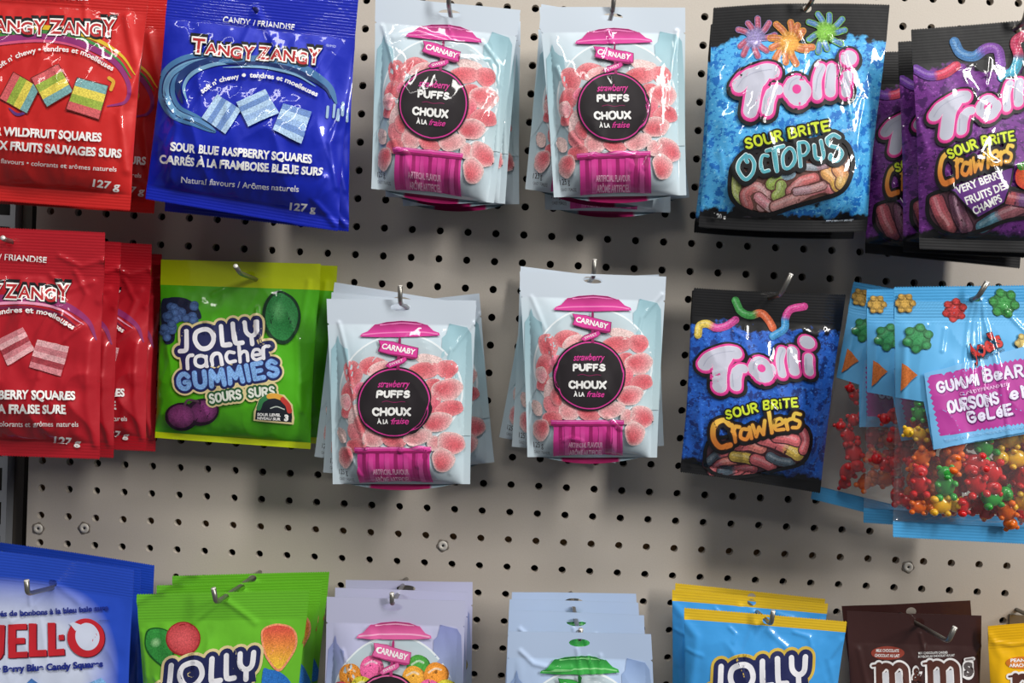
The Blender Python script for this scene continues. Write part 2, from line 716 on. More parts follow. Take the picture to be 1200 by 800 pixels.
class Bag:
    """A filled film bag between four corners (TL, TR, BR, BL in photo pixels, at a depth in front of the board)."""

    def __init__(s, quad, depth, T=.014, tb=.06, tt=.86, es=.33, ms=0.0, crimp=True, seed=1, tilt=0.0, back=.45,
                 wrinkle=1.0, pinch=.02, creases=(), rb=.28, rt=.75, zig=.0009, arch=0.0, bow=0.0, notch=False):
        s.q = np.array(quad, float)
        dz = [depth - tilt, depth - tilt, depth + tilt, depth + tilt]
        s.W = np.array([at(x, y, d) for (x, y), d in zip(quad, dz)])
        s.T, s.tb, s.tt, s.es, s.ms, s.crimp, s.back = T, tb, tt, es, ms, crimp, back
        s.wr, s.pinch, s.rb, s.rt, s.zig, s.arch, s.bow, s.notch = wrinkle, pinch, rb, rt, zig, arch, bow, notch
        s.h = .5 * (np.linalg.norm(s.W[0] - s.W[3]) + np.linalg.norm(s.W[1] - s.W[2]))
        s.w = .5 * (np.linalg.norm(s.W[0] - s.W[1]) + np.linalg.norm(s.W[2] - s.W[3]))
        s.n1, s.n2, s.n3 = VNoise(seed), VNoise(seed + 50), VNoise(seed + 99)
        s.rs = np.random.RandomState(seed)
        s.cr = []
        for P, amp, wd in creases:                   # folds given as photo pixels
            st = s.inv(np.array(P, float))
            s.cr.append((st * [s.w, s.h], amp * .8, max(wd * 1.15, 1.6)))
        s.hole = None
        s.ca = .00008
        s.seed = seed

    def bil(s, S, T):
        S, T = S[..., None], T[..., None]
        TL, TR, BR, BL = s.W
        return (BL * (1 - S) + BR * S) * (1 - T) + (TL * (1 - S) + TR * S) * T

    def inv(s, P):
        """inverse bilinear in the picture, by Newton steps"""
        TL, TR, BR, BL = [project(c) for c in s.W]
        st = np.full((len(P), 2), .5)
        for _ in range(8):
            S, T = st[:, :1], st[:, 1:]
            f = (BL * (1 - S) + BR * S) * (1 - T) + (TL * (1 - S) + TR * S) * T - P
            a = (BR - BL) * (1 - T) + (TR - TL) * T
            b = (TL * (1 - S) + TR * S) - (BL * (1 - S) + BR * S)
            det = a[:, 0] * b[:, 1] - a[:, 1] * b[:, 0]
            st[:, 0] -= (f[:, 0] * b[:, 1] - f[:, 1] * b[:, 0]) / det
            st[:, 1] -= (a[:, 0] * f[:, 1] - a[:, 1] * f[:, 0]) / det
        return st

    def shape(s, S, T):
        e = np.clip((np.minimum(S, 1 - S) - s.ms) / s.es, 0, 1)
        f = (1 - (1 - e) ** 2.2) ** .8
        tau = (T - s.tb) / (s.tt - s.tb)
        a, b = np.clip(tau / s.rb, 0, 1), np.clip((1 - tau) / s.rt, 0, 1)
        g = (1 - (1 - a) ** 2) ** .8 * (1 - (1 - b) ** 1.8)
        return f, g, tau

    def disp(s, S, T, side):
        """front (+1) or back (-1) sheet, metres towards the viewer"""
        f, g, tau = s.shape(S, T)
        x, y = S * s.w * 1000, T * s.h * 1000          # mm
        body = np.clip(f * g * 3, 0, 1)
        inb = smooth01(np.minimum(tau / .06, (1 - tau) / .06))
        d = s.T * f * g
        nz = s.n1(x / 26 + 3, y / 30 + 5) * .0011 + s.n2(x / 11, y / 14) * .00035
        rid = -np.abs(s.n3(x / 17 + y / 40, y / 34 - x / 60)) * .0016 - np.abs(s.n1(x / 9 - y / 22, y / 25)) * .0007
        d = d + (nz + rid + .0006) * body * s.wr
        # puckers running in from the seals
        k = s.n2(x / 7.5 + 9, y * 0 + 2.5)
        top = np.exp(-np.clip(1 - tau, 0, 9) / .10) * inb
        bot = np.exp(-np.clip(tau, 0, 9) / .08) * inb
        d = d + (top * k + bot * s.n2(x / 6.5 + 1, y * 0 + 8.5)) * .0011 * s.wr * np.clip(f * 2, 0, 1)
        if side > 0:
            for P, amp, wd in s.cr:
                best = np.full(np.shape(x), 1e9)
                for p0, p1 in zip(P[:-1], P[1:]):
                    v = p1 - p0
                    L2 = (v ** 2).sum() + 1e-12
                    u = np.clip(((x / 1000 - p0[0]) * v[0] + (y / 1000 - p0[1]) * v[1]) / L2, 0, 1)
                    dd = np.hypot(x / 1000 - p0[0] - u * v[0], y / 1000 - p0[1] - u * v[1])
                    best = np.minimum(best, dd)
                d = d + amp / 1000 * np.exp(-(best * 1000 / wd) ** 2)
        else:
            d = -d * s.back
        if s.crimp:
            sd = 1 - inb
            d = d + s.ca * np.sin(y * 2 * math.pi / 2.3) * sd * ((tau < .03) | (tau > .97))
        d = d + s.n1(x / 45 + 20, y / 60 + 20) * .0012 * smooth01(1 - body)
        return d + (.00012 if side > 0 else -.00012)

    def surf(s, S, T, side=1):
        f, g, tau = s.shape(S, T)
        pin = s.pinch * np.sin(np.clip(tau, 0, 1) * math.pi) ** .7
        S2 = .5 + (S - .5) * (1 - pin)
        # the front sheet of a pouch arches up over its folded bottom
        T2 = T
        if s.arch and side > 0:
            T2 = T + s.arch * np.clip(1 - ((S - .5) / .44) ** 2, 0, 1) * np.clip(1 - T / .25, 0, 1)
        if s.bow:
            T2 = T2 + s.bow * (1 - (2 * S - 1) ** 2) * (T - .5) * 2
        P = s.bil(S2, T2)
        P[..., 1] -= s.disp(S, T, side)
        return P

    def normal(s, S, T):
        e = .0015
        a = s.surf(S + e, T) - s.surf(S - e, T)
        b = s.surf(S, T + e) - s.surf(S, T - e)
        n = np.cross(a, b)
        return n / np.linalg.norm(n, axis=-1)[..., None]

    def unproject(s, P):
        """(s, t) whose point on the bulging front shows at photo pixel P"""
        q = P.copy()
        for _ in range(5):
            st = s.inv(q)
            q = q + np.clip(P - project(s.surf(st[:, 0], st[:, 1])), -6, 6) * .9
        return s.inv(q)

    def rows(s):
        h = s.h * 1000
        a = np.linspace(0, s.tb, max(4, int(s.tb * h / .55)))
        b = np.linspace(s.tb, s.tt, max(20, int((s.tt - s.tb) * h / 1.1)))
        c = np.linspace(s.tt, 1, max(4, int((1 - s.tt) * h / (.55 if s.crimp else .8))))
        return np.concatenate([a, b[1:], c[1:]]), len(a) - 1, len(a) + len(b) - 2

    def build(s, root, mats, parts=('film_body', 'top_seal', 'bottom_seal')):
        """mats: body, top, bottom"""
        T, i0, i1 = s.rows()
        nx = max(30, int(s.w * 1000 / 1.0))
        nx += nx % 2
        S = np.linspace(0, 1, nx + 1)
        SS, TT = np.meshgrid(S, T)
        zz = np.zeros_like(TT)
        if s.zig:
            z = s.zig / s.h * (np.arange(nx + 1) % 2)
            TT = TT.copy()
            TT[0] -= z
            TT[-1] += z
        if s.notch:                                     # tear notches in the side seals
            r = i1
            SS = SS.copy()
            SS[r, 0] += .012
            SS[r, -1] -= .012
        sheets = []
        for side in (1, -1):
            P = s.surf(SS, TT, side)
            sheets.append(P)
        keep = np.ones((len(T) - 1, nx), bool)
        if s.hole is not None:                          # punched hanging hole
            hx, hz, rx, rz = s.hole
            u = (SS - hx) * s.w / rx
            v = (TT - hz) * s.h / rz
            r = np.hypot(u, v)
            near = (r < 1.32)
            cs = (r[:-1, :-1] < 1) & (r[1:, :-1] < 1) | (r[:-1, 1:] < 1) & (r[1:, 1:] < 1)
            cs = (r[:-1, :-1] + r[1:, :-1] + r[:-1, 1:] + r[1:, 1:]) / 4 < 1.0
            keep &= ~cs
            edge = np.zeros_like(r, bool)
            edge[:-1, :-1] |= cs
            edge[1:, :-1] |= cs
            edge[:-1, 1:] |= cs
            edge[1:, 1:] |= cs
            S3 = np.where(edge, hx + u / np.maximum(r, .2) * rx / s.w, SS)
            T3 = np.where(edge, hz + v / np.maximum(r, .2) * rz / s.h, TT)
            sheets = [s.surf(S3, T3, sd) for sd in (1, -1)]
        N = []
        for P in sheets:
            du = np.gradient(P, axis=1)
            dv = np.gradient(P, axis=0)
            n = np.cross(du, dv)
            n /= np.maximum(np.linalg.norm(n, axis=-1), 1e-12)[..., None]
            N.append(n)
        uv = np.stack([SS, TT], -1)
        out = []
        rng = {'film_body': (i0, i1), 'top_seal': (i1, len(T) - 1), 'bottom_seal': (0, i0)}
        for (key, name, mat) in zip(('film_body', 'top_seal', 'bottom_seal'), parts, mats):
            r0, r1 = rng[key]
            if r1 <= r0:
                continue
            nr = r1 - r0 + 1
            V = np.concatenate([P[r0:r1 + 1].reshape(-1, 3) for P in sheets])
            NN = np.concatenate([N[0][r0:r1 + 1].reshape(-1, 3), -N[1][r0:r1 + 1].reshape(-1, 3)])
            U = np.concatenate([uv[r0:r1 + 1].reshape(-1, 2)] * 2)
            F = []
            o2 = nr * (nx + 1)
            for r in range(nr - 1):
                for c in range(nx):
                    if keep[r0 + r, c]:
                        a = r * (nx + 1) + c
                        F.append((a, a + 1, a + nx + 2, a + nx + 1))
                        F.append((o2 + a, o2 + a + nx + 1, o2 + a + nx + 2, o2 + a + 1))
            for r in range(nr - 1):                    # close both sides
                for c in (0, nx):
                    a, b = r * (nx + 1) + c, (r + 1) * (nx + 1) + c
                    F.append((a, b, o2 + b, o2 + a) if c == 0 else (a, o2 + a, o2 + b, b))
            if key == 'top_seal' or key == 'bottom_seal':
                e = (nr - 1) * (nx + 1) if key == 'top_seal' else 0
                for c in range(nx):
                    F.append((e + c, e + c + 1, o2 + e + c + 1, o2 + e + c))
            ob = mesh_obj(name, V, F, mat, root, nrm=NN, uv=U)
            out.append(ob)
        return out

    def print_art(s, root, art_st, base=.00038, step=.000042, labels=None):
        """lay the printing on the front sheet: one mesh per named part"""
        byp = {}
        for (pt, mat, lay, st, F, C) in art_st:
            byp.setdefault(pt, []).append((mat, lay, st, F, C))
        made = {}
        for (pt, pk), its in sorted(byp.items(), key=lambda e: '/' in e[0][0]):
            V, FF, MI, CC, NN, n = [], [], [], [], [], 0
            for mat, lay, st, F, C in its:
                inside = (st[:, 0] > -.002) & (st[:, 0] < 1.002) & (st[:, 1] > -.002) & (st[:, 1] < 1.002)
                S, T = np.clip(st[:, 0], .002, .998), np.clip(st[:, 1], .001, .999)
                P = s.surf(S, T)
                nr = s.normal(S, T)
                V.append(P + nr * (base + step * lay))
                NN.append(nr)
                CC.append(C)
                for f in F:
                    if any(inside[i] for i in f):
                        FF.append([i + n for i in f])
                        MI.append(mat)
                n += len(st)
            if not FF:
                continue
            V, NN = np.concatenate(V), np.concatenate(NN)
            # wind every face to the front
            G = []
            for f in FF:
                a, b, c = V[f[0]], V[f[1]], V[f[2]]
                if np.dot(np.cross(b - a, c - a), NN[f[0]]) < 0:
                    f = f[::-1]
                G.append(f)
            o = mesh_obj(pt.split('/')[-1], V, G, [M_PRINT, M_SUGAR, M_PFOIL], root, mi=MI, col=np.concatenate(CC), nrm=NN)
            made[pt] = o
            if '/' in pt and pt.split('/')[0] in made:
                o.parent = made[pt.split('/')[0]]


def art_st(art, ref):
    return [(pt, mat, lay, ref.unproject(V), F, C) for (pt, mat, lay, V, F, C) in art.items]


HOOKS = []


def bag_root(bag, hole_px, name, label, cat, group=None, hole_r=(.0035, .003), depth=None):
    """an Empty at the hanging hole; the hole is cut where the photo shows the hook going in"""
    st = bag.unproject(np.array([hole_px], float))[0]
    bag.hole = (st[0], st[1], hole_r[0], hole_r[1])
    p = bag.surf(np.array([st[0]]), np.array([st[1]]))[0]
    return empty(name, tuple(p), label, cat, group)


def copy_thing(root, label, d=(0, 0, 0), roll=0.0, pitch=0.0):
    c = root.copy()
    COL.objects.link(c)
    c.location = Vector(root.location) + Vector(d)
    c.rotation_euler = (math.radians(pitch), math.radians(roll), 0)
    c['label'] = label
    for ch in list(root.children):
        k = ch.copy()
        COL.objects.link(k)
        k.parent = c
        for g in list(ch.children):
            q = g.copy()
            COL.objects.link(q)
            q.parent = k
    return c


# ------------------------------------------------------------------ the setting: pegboard wall
PITCH_M = 0.0254


def build_board():
    r, n = 0.0034, 14
    i0, i1, j0, j1 = -1, 46, -10, 26
    V, F = [], []
    cell = PITCH_M / 2
    ang = [math.pi / 4 + 2 * math.pi * k / 16 for k in range(16)]
    xl = at(38, 250, 0)[0]                                  # left edge of the sheet
    for i in range(i0, i1):
        for j in range(j0, j1):
            cx, cz = i * PITCH_M, j * PITCH_M + Z0
            if cx + cell < xl:
                continue
            b = len(V)
            xa = max(cx - cell, xl)
            if cx - r - .001 < xa:
                continue
            for a in ang:                                   # rim, square border, back of the bore
                V.append((cx + r * math.cos(a), 0, cz + r * math.sin(a)))
            for a in ang:
                m = max(abs(math.cos(a)), abs(math.sin(a)))
                V.append((max(cx + cell * math.cos(a) / m, xa), 0, cz + cell * math.sin(a) / m))
            for a in ang:
                V.append((cx + r * math.cos(a), .005, cz + r * math.sin(a)))
            for k in range(16):
                q = (k + 1) % 16
                F.append((b + k, b + q, b + 16 + q, b + 16 + k))
                F.append((b + k, b + 32 + k, b + 32 + q, b + q))
    x1, z0, z1 = (i1 - .5) * PITCH_M, (j0 - .5) * PITCH_M + Z0, (j1 - .5) * PITCH_M + Z0
    xs = min(v[0] for v in V)
    b = len(V)
    V += [(xs, 0, z0), (xs, 0, z1), (xs, .005, z1), (xs, .005, z0)]
    F.append((b, b + 1, b + 2, b + 3))
    o = mesh_obj('wall_back', V, F, M_BOARD, smooth=False)
    o['kind'] = 'structure'
    bm = bmesh.new()
    for (a0, a1, y0, y1, c0, c1) in [(xs + .045, x1, .026, .03, z0, z1), (xs - .2, xs + .045, .05, .055, z0, z1)]:
        box(bm, a0, a1, y0, y1, c0, c1)
    o = bm_obj('shade_panel_behind', bm, M_DARK)  # added black panel, paints the shade seen through the board's holes
    o['kind'] = 'structure'
    bm = bmesh.new()                                        # hardboard batten behind the brown row of holes
    box(bm, xs + .012, x1, .007, .012, Z0 - .010, Z0 + .010)
    box(bm, xs + .002, xs + .011, .007, .012, z0, z1)
    o = bm_obj('trim_1', bm, M_BATTEN)
    o['kind'] = 'structure'
    return xs


def box(bm, x0, x1, y0, y1, z0, z1):
    v = [bm.verts.new(p) for p in ((x0, y0, z0), (x1, y0, z0), (x1, y1, z0), (x0, y1, z0),
                                   (x0, y0, z1), (x1, y0, z1), (x1, y1, z1), (x0, y1, z1))]
    for f in ((0, 3, 2, 1), (4, 5, 6, 7), (0, 1, 5, 4), (1, 2, 6, 5), (2, 3, 7, 6), (3, 0, 4, 7)):
        bm.faces.new([v[i] for i in f])


def bm_obj(name, bm, mats, parent=None, smooth=False):
    bm.verts.index_update()
    V = [tuple(v.co) for v in bm.verts]
    F = [tuple(v.index for v in f.verts) for f in bm.faces]
    bm.free()
    return mesh_obj(name, V, F, mats, parent, smooth=smooth)


XS = build_board()


def upright():
    """slotted steel upright left of the sheet: face with slots, side return and the dark channel beside it"""
    xr = at(18, 250, -.004)[0]
    xl = xr - .034
    z0, z1 = Z0 - .30, Z0 + .62
    root = empty('shelf_upright', (xr, .004, Z0), 'grey slotted steel shelf upright at the left edge of the pegboard', 'upright')
    bm = bmesh.new()
    sw, sh, pz = .024, .0215, .0318
    zz = at(5, 258, -.004)[2] + .0262 - sh / 2
    ks = range(-18, 12)
    xa, xb = xr - .0048 - sw, xr - .0048
    box(bm, xb, xr, .004, .006, z0, z1)
    box(bm, xl, xa, .004, .006, z0, z1)
    last = z0
    for k in ks:
        c = zz + k * pz
        if c - sh / 2 < last or c + sh / 2 > z1:
            continue
        box(bm, xa, xb, .004, .006, last, c - sh / 2)
        last = c + sh / 2
    box(bm, xa, xb, .004, .006, last, z1)
    bm_obj('slotted_face', bm, M_METAL, root)
    bm = bmesh.new()
    box(bm, xr - .002, xr, .006, .040, z0, z1)
    bm_obj('side_return', bm, M_METAL, root)
    bm = bmesh.new()
    box(bm, xr + .0003, xr + .0095, .014, .04, z0, z1)
    bm_obj('brown_channel', bm, M_DBROWN, root)
    bm = bmesh.new()
    box(bm, xl, xr, .042, .044, z0, z1)
    bm_obj('slot_backing', bm, M_DARK, root)  # black sheet, shade inside the slots put into its colour


upright()


def plug(x, y, lab):
    p = at(x, y, 0)
    root = empty('screw_plug', tuple(p), lab, 'screw plug', 'screw plugs in the pegboard')
    for nm, r0, r1, y0, y1, mt in (('ragged_rim', .0044, .0058, .0, -.0006, M_PLUGR), ('plug_cap', 0, .0046, .0, -.0011, M_PLUG)):
        V, F = [], []
        n = 20
        for k in range(n):
            a = 2 * math.pi * k / n
            wob = 1 + .10 * math.sin(5 * a + x) * (nm == 'ragged_rim')
            for rr, yy in ((r1 * wob, y0 - .0001), (r1 * wob * .93, y1), (max(r0, .0011), y1), (max(r0, .0011), y0 - .0001)):
                V.append((p[0] + rr * math.cos(a), yy, p[2] + rr * math.sin(a)))
        for k in range(n):
            q = (k + 1) % n
            for e in range(3):
                F.append((4 * k + e, 4 * q + e, 4 * q + e + 1, 4 * k + e + 1))
        mesh_obj(nm, V, F, mt, root)
    V = [(p[0] + .0012 * math.cos(2 * math.pi * k / 10), -.0005, p[2] + .0012 * math.sin(2 * math.pi * k / 10)) for k in range(10)]
    mesh_obj('screw_hole', V, [tuple(range(10))], M_DARK, root)


plug(45, 619, 'white screw plug at the far left edge of the pegboard, below the brown holes')
plug(99, 618.5, 'white screw plug under the red strawberry bags, second from the left edge')
plug(519, 639, 'white screw plug in the middle of the pegboard, below the pink puff pouches')
plug(1064, 664, 'white screw plug on the right of the pegboard, below the gummy bear bags')


# ------------------------------------------------------------------ peg hooks
def hook(px, depth, extra, tip, rise, lab, rad=.0019, lean=0.0, drop=.0015, slope=.08):
    """wire from the board through the bags, bent up at its end: extra = length past the front bag,
    tip = length of the bent end, rise = degrees the end rises, lean = sideways lean of the bent end"""
    p = at(px[0], px[1], depth)
    x, z = p[0], p[2] + drop
    L = depth + extra
    root = empty('peg_hook', (x, 0, z - slope * L), lab, 'hook', 'peg hooks on the board')
    zb = z - slope * L
    pts = [(x, .004, zb), (x, -L + .006, z - slope * .006)]
    a = math.radians(rise)
    tp = (x + lean * tip, -L - math.cos(a) * tip, z + math.sin(a) * tip)
    for t in (.25, .5, .75, 1):
        b0, b1, b2 = Vector((x, -L + .006, z - slope * .006)), Vector((x, -L, z)), Vector((x, -L, z)) + (Vector(tp) - Vector((x, -L, z))) * .3
        pts.append(tuple(b0 * (1 - t) ** 2 + b1 * 2 * t * (1 - t) + b2 * t * t))
    pts.append(tp)
    tube('hook_wire', pts, rad, M_WIRE, root)
    d = (Vector(tp) - Vector(pts[-2])).normalized()
    tube('cut_end', [tp, tuple(Vector(tp) + d * .0006)], rad * .98, M_TIP, root)
    bm = bmesh.new()
    box(bm, x - .007, x + .007, -.0022, -.0004, zb - .034, zb - .004)
    bm_obj('back_plate', bm, M_WIRE, root)
    return root


def tube(name, pts, r, mat, parent, n=12):
    V, F = [], []
    pts = [Vector(p) for p in pts]
    up = Vector((1, 0, 0))
    for i, p in enumerate(pts):
        d = (pts[min(i + 1, len(pts) - 1)] - pts[max(i - 1, 0)]).normalized()
        u = (up - d * up.dot(d)).normalized()
        v = d.cross(u)
        for k in range(n):
            a = 2 * math.pi * k / n
            V.append(p + u * r * math.cos(a) + v * r * math.sin(a))
    for i in range(len(pts) - 1):
        for k in range(n):
            q = (k + 1) % n
            F.append((i * n + k, i * n + q, (i + 1) * n + q, (i + 1) * n + k))
    F.append(tuple(range(n))[::-1])
    F.append(tuple(range((len(pts) - 1) * n, len(pts) * n)))
    return mesh_obj(name, [tuple(v) for v in V], F, mat, parent)


W_ = (240, 240, 238)
K_ = (14, 13, 16)


# ------------------------------------------------------------------ sour squares bags: red wildfruit, blue raspberry, red strawberry
TZ = [('T', 0), ('A', 0), ('N', 0), ('G', 0), ('Y', 0)]


def tangy_logo(a, P0, P1, h, bow=0.0):
    """red jagged letters, white edge, black shadow along a baseline; the middle letters sink with the wave"""
    P0, P1 = np.array(P0, float), np.array(P1, float)
    d = (P1 - P0)
    L = np.linalg.norm(d)
    t = d / L
    n = np.array([t[1], -t[0]])
    word = 'TANGY ZANGY'
    hs = [1.30, .95, .95, 1.0, 1.15, 0, 1.12, .95, .98, 1.05, 1.28]
    dn = [.05, .0, -.03, -.16, -.14, 0, -.02, .03, -.02, -.14, .02]
    ws = [9, 8.6, 8.6, 8.2, 8.6, 1.6, 9, 8.6, 8.6, 8.2, 9]
    tot = sum(ws)
    x = 0
    V = []
    for ch, k, q, wd in zip(word, hs, dn, ws):
        if ch != ' ':
            s0, s1 = (x + .2) / tot, (x + wd - .3) / tot
            b0 = P0 + t * L * s0 + n * q * h
            b1 = P0 + t * L * s1 + n * q * h
            V.append((ch, b0, b1, h * k))
        x += wd
    for bold, c, off in ((.17, K_, (-.02, -.16)), (.15, K_, (0, 0)), (.10, (244, 240, 236), (0, 0)), (.022, (176, 36, 40), (0, 0))):
        lay = a.layer
        for ch, b0, b1, hh in V:
            a.layer = lay
            o = np.array(off) * h
            e = (b1 - b0) / np.linalg.norm(b1 - b0) * (bold - .022) * hh * 1.15
            a.text(ch, [b0 + o - e, b1 + o + e], hh, c, bold=bold)
        a.layer = lay + 1


def square(a, pts, cols, edge=None):
    """sugared candy square with stripes: corners in order, stripes along the second side"""
    a.part('candy_picture', 1, new=True)
    p = np.array(pts, float)
    if edge is not None:
        c = p.mean(0)
        a.poly(c + (p - c) * 1.06, edge)
    n = len(cols)
    for k, c in enumerate(cols):
        u0, u1 = k / n, (k + 1) / n
        q = [p[0] + (p[3] - p[0]) * u0, p[1] + (p[2] - p[1]) * u0, p[1] + (p[2] - p[1]) * u1, p[0] + (p[3] - p[0]) * u1]
        a.poly(q, c)


# --- blue raspberry
blueF = foil_mat('blue_foil', (10, 34, 176), .15, .42)
redF = foil_mat('red_foil', (200, 32, 30), .1, .45)
redF2 = foil_mat('crimson_foil', (178, 24, 38), .12, .42)

B_cr = [([(196, 120), (214, 150), (205, 210)], 1.6, 2.6), ([(404, 130), (392, 170), (398, 220)], 2.0, 2.2), ([(384, 210), (370, 235), (392, 262)], 2.2, 2.4),
        ([(330, 210), (372, 190), (400, 160)], 1.0, 3), ([(300, 14), (285, 60)], 1.0, 3), ([(300, 14), (330, 60)], 1.0, 3)]
bagB = Bag([(200, -32), (421, -10), (396, 270), (170, 232)], .100, T=.016, tt=.80, tb=.055, seed=4, creases=B_cr, wrinkle=1.2)
rootB = bag_root(bagB, (298, 12), 'candy_bag', 'blue foil bag of sour blue raspberry squares, in front on its hook', 'candy bag', 'blue sour squares bags')
A = Art(160, 0, 2.8556)
A.part('wave_picture')
for k, (wd, c) in enumerate([(60, (70, 120, 168)), (30, (16, 40, 96)), (22, (112, 160, 196)), (10, (18, 44, 104)), (14, (96, 146, 186))]):
    o = k * 2
    A.line([(300, 195 + o), (190, 205 + o), (118, 245 + o), (100, 310), (130, 372), (200, 405), (262, 440)], wd * (1 - .06 * k), c, taper=True)
A.line([(330, 205), (240, 208), (165, 240), (140, 290), (155, 345)], 26, (20, 50, 110), taper=True)
A.line([(345, 212), (262, 216), (190, 246), (160, 292), (170, 340)], 13, (120, 166, 200), taper=True)
A.line([(280, 205), (420, 205), (540, 228), (640, 290), (668, 345)], 40, (64, 112, 160), taper=True)
A.line([(300, 214), (420, 214), (535, 238), (625, 290), (650, 330)], 14, (18, 42, 98), taper=True)
A.line([(290, 226), (420, 226), (530, 250), (600, 290)], 8, (128, 170, 204), taper=True)
for x, y, l in ((640, 375, 34), (662, 372, 40), (676, 385, 34), (690, 365, 40)):
    A.line([(x, y - l / 2), (x - 3, y + l / 2)], 9, (150, 180, 210))
A.line([(165, 395), (210, 405), (265, 438)], 14, (92, 140, 190), taper=True)
A.part('logo')
tangy_logo(A, (186, 178), (616, 216), 38)
A.part('candy_picture', 1)
LB, MB_, DB = (176, 206, 236), (112, 146, 204), (150, 182, 226)
square(A, [(272, 318), (352, 368), (300, 450), (220, 395)][1:] + [(272, 318)], [LB, MB_, LB, MB_, LB])
square(A, [(336, 344), (432, 300), (478, 380), (376, 426)], [LB, MB_, LB, DB, LB])
square(A, [(492, 348), (588, 376), (552, 482), (457, 436)], [MB_, LB, DB, MB_, LB])
A.part('printed_lettering')
A.part('seal_lettering')
A.text('CANDY / FRIANDISE', [(291, 77), (530, 104)], 20, W_, .008)
A.part('slogan_lettering')
A.text("soft n' chewy", [(222, 316), (280, 280), (348, 264)], 17, W_, .03)
A.ell(362, 254, 6, 6, 0, W_)
A.text('tendres et moelleuses', [(380, 261), (490, 274), (604, 326)], 17, W_, .03)
A.part('flavour_lettering')
A.text('SOUR BLUE RASPBERRY SQUARES', [(118, 504), (586, 546)], 27, W_, .04)
A.text('CARRÉS À LA FRAMBOISE BLEUE SURS', [(84, 545), (622, 588)], 27, W_, .04)
A.part('small_print')
A.text('Natural flavours / Arômes naturels', [(154, 608), (543, 640)], 20, W_, .008)
A.part('weight_lettering')
A.text('127 g', [(514, 696), (602, 706)], 24, W_, .03)
A.text('®/MD', [(635, 160), (668, 164)], 8, (190, 200, 230))
bagB.build(rootB, [blueF, blueF, blueF])
bagB.print_art(rootB, art_st(A, bagB))
copy_thing(rootB, 'blue foil bag of sour blue raspberry squares, hidden behind its twin, right edge showing', (-0.008, 0.034, -0.001), -3.2)

# --- red wildfruit
A_cr = [([(150, 20), (165, 80), (150, 130), (152, 200)], 2.0, 3), ([(172, 60), (160, 110)], 1.6, 2), ([(100, 5), (104, 30)], .8, 2)]
bagA = Bag([(-66, -58), (177, -42), (153, 246), (-88, 228)], .112, T=.017, tt=.80, tb=.062, seed=9, creases=A_cr, wrinkle=1.0)
rootA = bag_root(bagA, (52, -22), 'candy_bag', 'red foil bag of sour wildfruit squares, in front, top left corner', 'candy bag', 'red wildfruit squares bags')
A = Art(0, 0, 2.857)
A.part('rainbow_picture')
A.line([(-260, 260), (-160, 150), (-20, 105), (140, 92), (290, 120), (400, 180), (452, 250)], 16, (214, 176, 40), taper=True)
A.line([(-250, 280), (-150, 165), (-20, 122), (140, 108), (280, 132), (390, 195), (440, 262)], 13, (60, 130, 60), taper=True)
A.line([(-250, 300), (-150, 185), (-20, 138), (140, 124), (270, 146), (380, 205), (430, 280), (420, 340), (360, 356)], 22, (140, 40, 110), taper=True)
A.line([(-190, 260), (-120, 180), (-10, 150), (140, 138), (260, 158), (360, 212)], 9, (206, 80, 120), taper=True)
A.line([(366, 262), (380, 275), (372, 300)], 12, (214, 160, 50))
A.line([(30, 362), (60, 384), (100, 372)], 10, (90, 50, 120), taper=True)
A.part('logo')
tangy_logo(A, (-66, 104), (388, 120), 42)
A.part('candy_picture', 1)
RR, YY, GG, BB = (206, 92, 96), (222, 204, 84), (150, 172, 66), (120, 168, 170)
square(A, [(2, 330), (48, 245), (135, 295), (92, 380)], [RR, GG, YY, BB], (110, 30, 26))
square(A, [(108, 264), (196, 218), (246, 308), (160, 358)], [RR, GG, YY, BB], (110, 30, 26))
square(A, [(262, 264), (362, 290), (332, 400), (226, 366)], [BB, YY, GG, RR], (110, 30, 26))
A.part('printed_lettering')
A.part('seal_lettering')
A.text('CANDY / FRIANDISE', [(30, -8), (298, 4)], 21, W_, .008)
A.part('slogan_lettering')
A.text("soft n' chewy • tendres et moelleuses", [(-6, 238), (60, 198), (150, 176), (270, 184), (378, 240)], 18, W_, .02)
A.part('flavour_lettering')
A.text('SOUR WILDFRUIT SQUARES', [(-78, 448), (340, 474)], 28, W_, .04)
A.text('CARRÉS AUX FRUITS SAUVAGES SURS', [(-176, 486), (408, 528)], 28, W_, .04)
A.part('small_print')
A.text('Natural colours & flavours • colorants et arômes naturels', [(-176, 530), (390, 574)], 16, W_, .008)
A.part('weight_lettering')
A.text('127 g', [(312, 620), (402, 634)], 24, W_, .03)
bagA.build(rootA, [redF, redF, redF])
bagA.print_art(rootA, art_st(A, bagA))
copy_thing(rootA, 'red foil bag of sour wildfruit squares, behind its twin and left of the blue bag', (-0.006, 0.05, 0.003), -0.6)

# --- red strawberry, four deep
G_cr = [([(122, 305), (140, 330), (118, 352)], 1.2, 2.4), ([(60, 322), (80, 340), (110, 330)], 1.1, 2), ([(105, 380), (60, 420), (58, 440)], 1.1, 1.6),
        ([(112, 400), (108, 470), (112, 520)], 1.8, 2.4), ([(88, 318), (104, 345), (96, 372)], 1.1, 2), ([(70, 300), (95, 312), (120, 305)], 1.0, 2)]
bagG = Bag([(-118, 262), (123, 273), (117, 537), (-126, 529)], .124, T=.016, tt=.80, tb=.068, seed=14, creases=G_cr, wrinkle=2.1)
rootG = bag_root(bagG, (11, 284), 'candy_bag', 'crimson foil bag of sour strawberry squares, frontmost of four at the left edge', 'candy bag', 'crimson strawberry squares bags')
A = Art(0, 255, 2.665)
A.part('swirl_picture')
A.line([(-220, 330), (-100, 270), (40, 252), (180, 266), (270, 318), (300, 380)], 26, (140, 40, 100), taper=True)
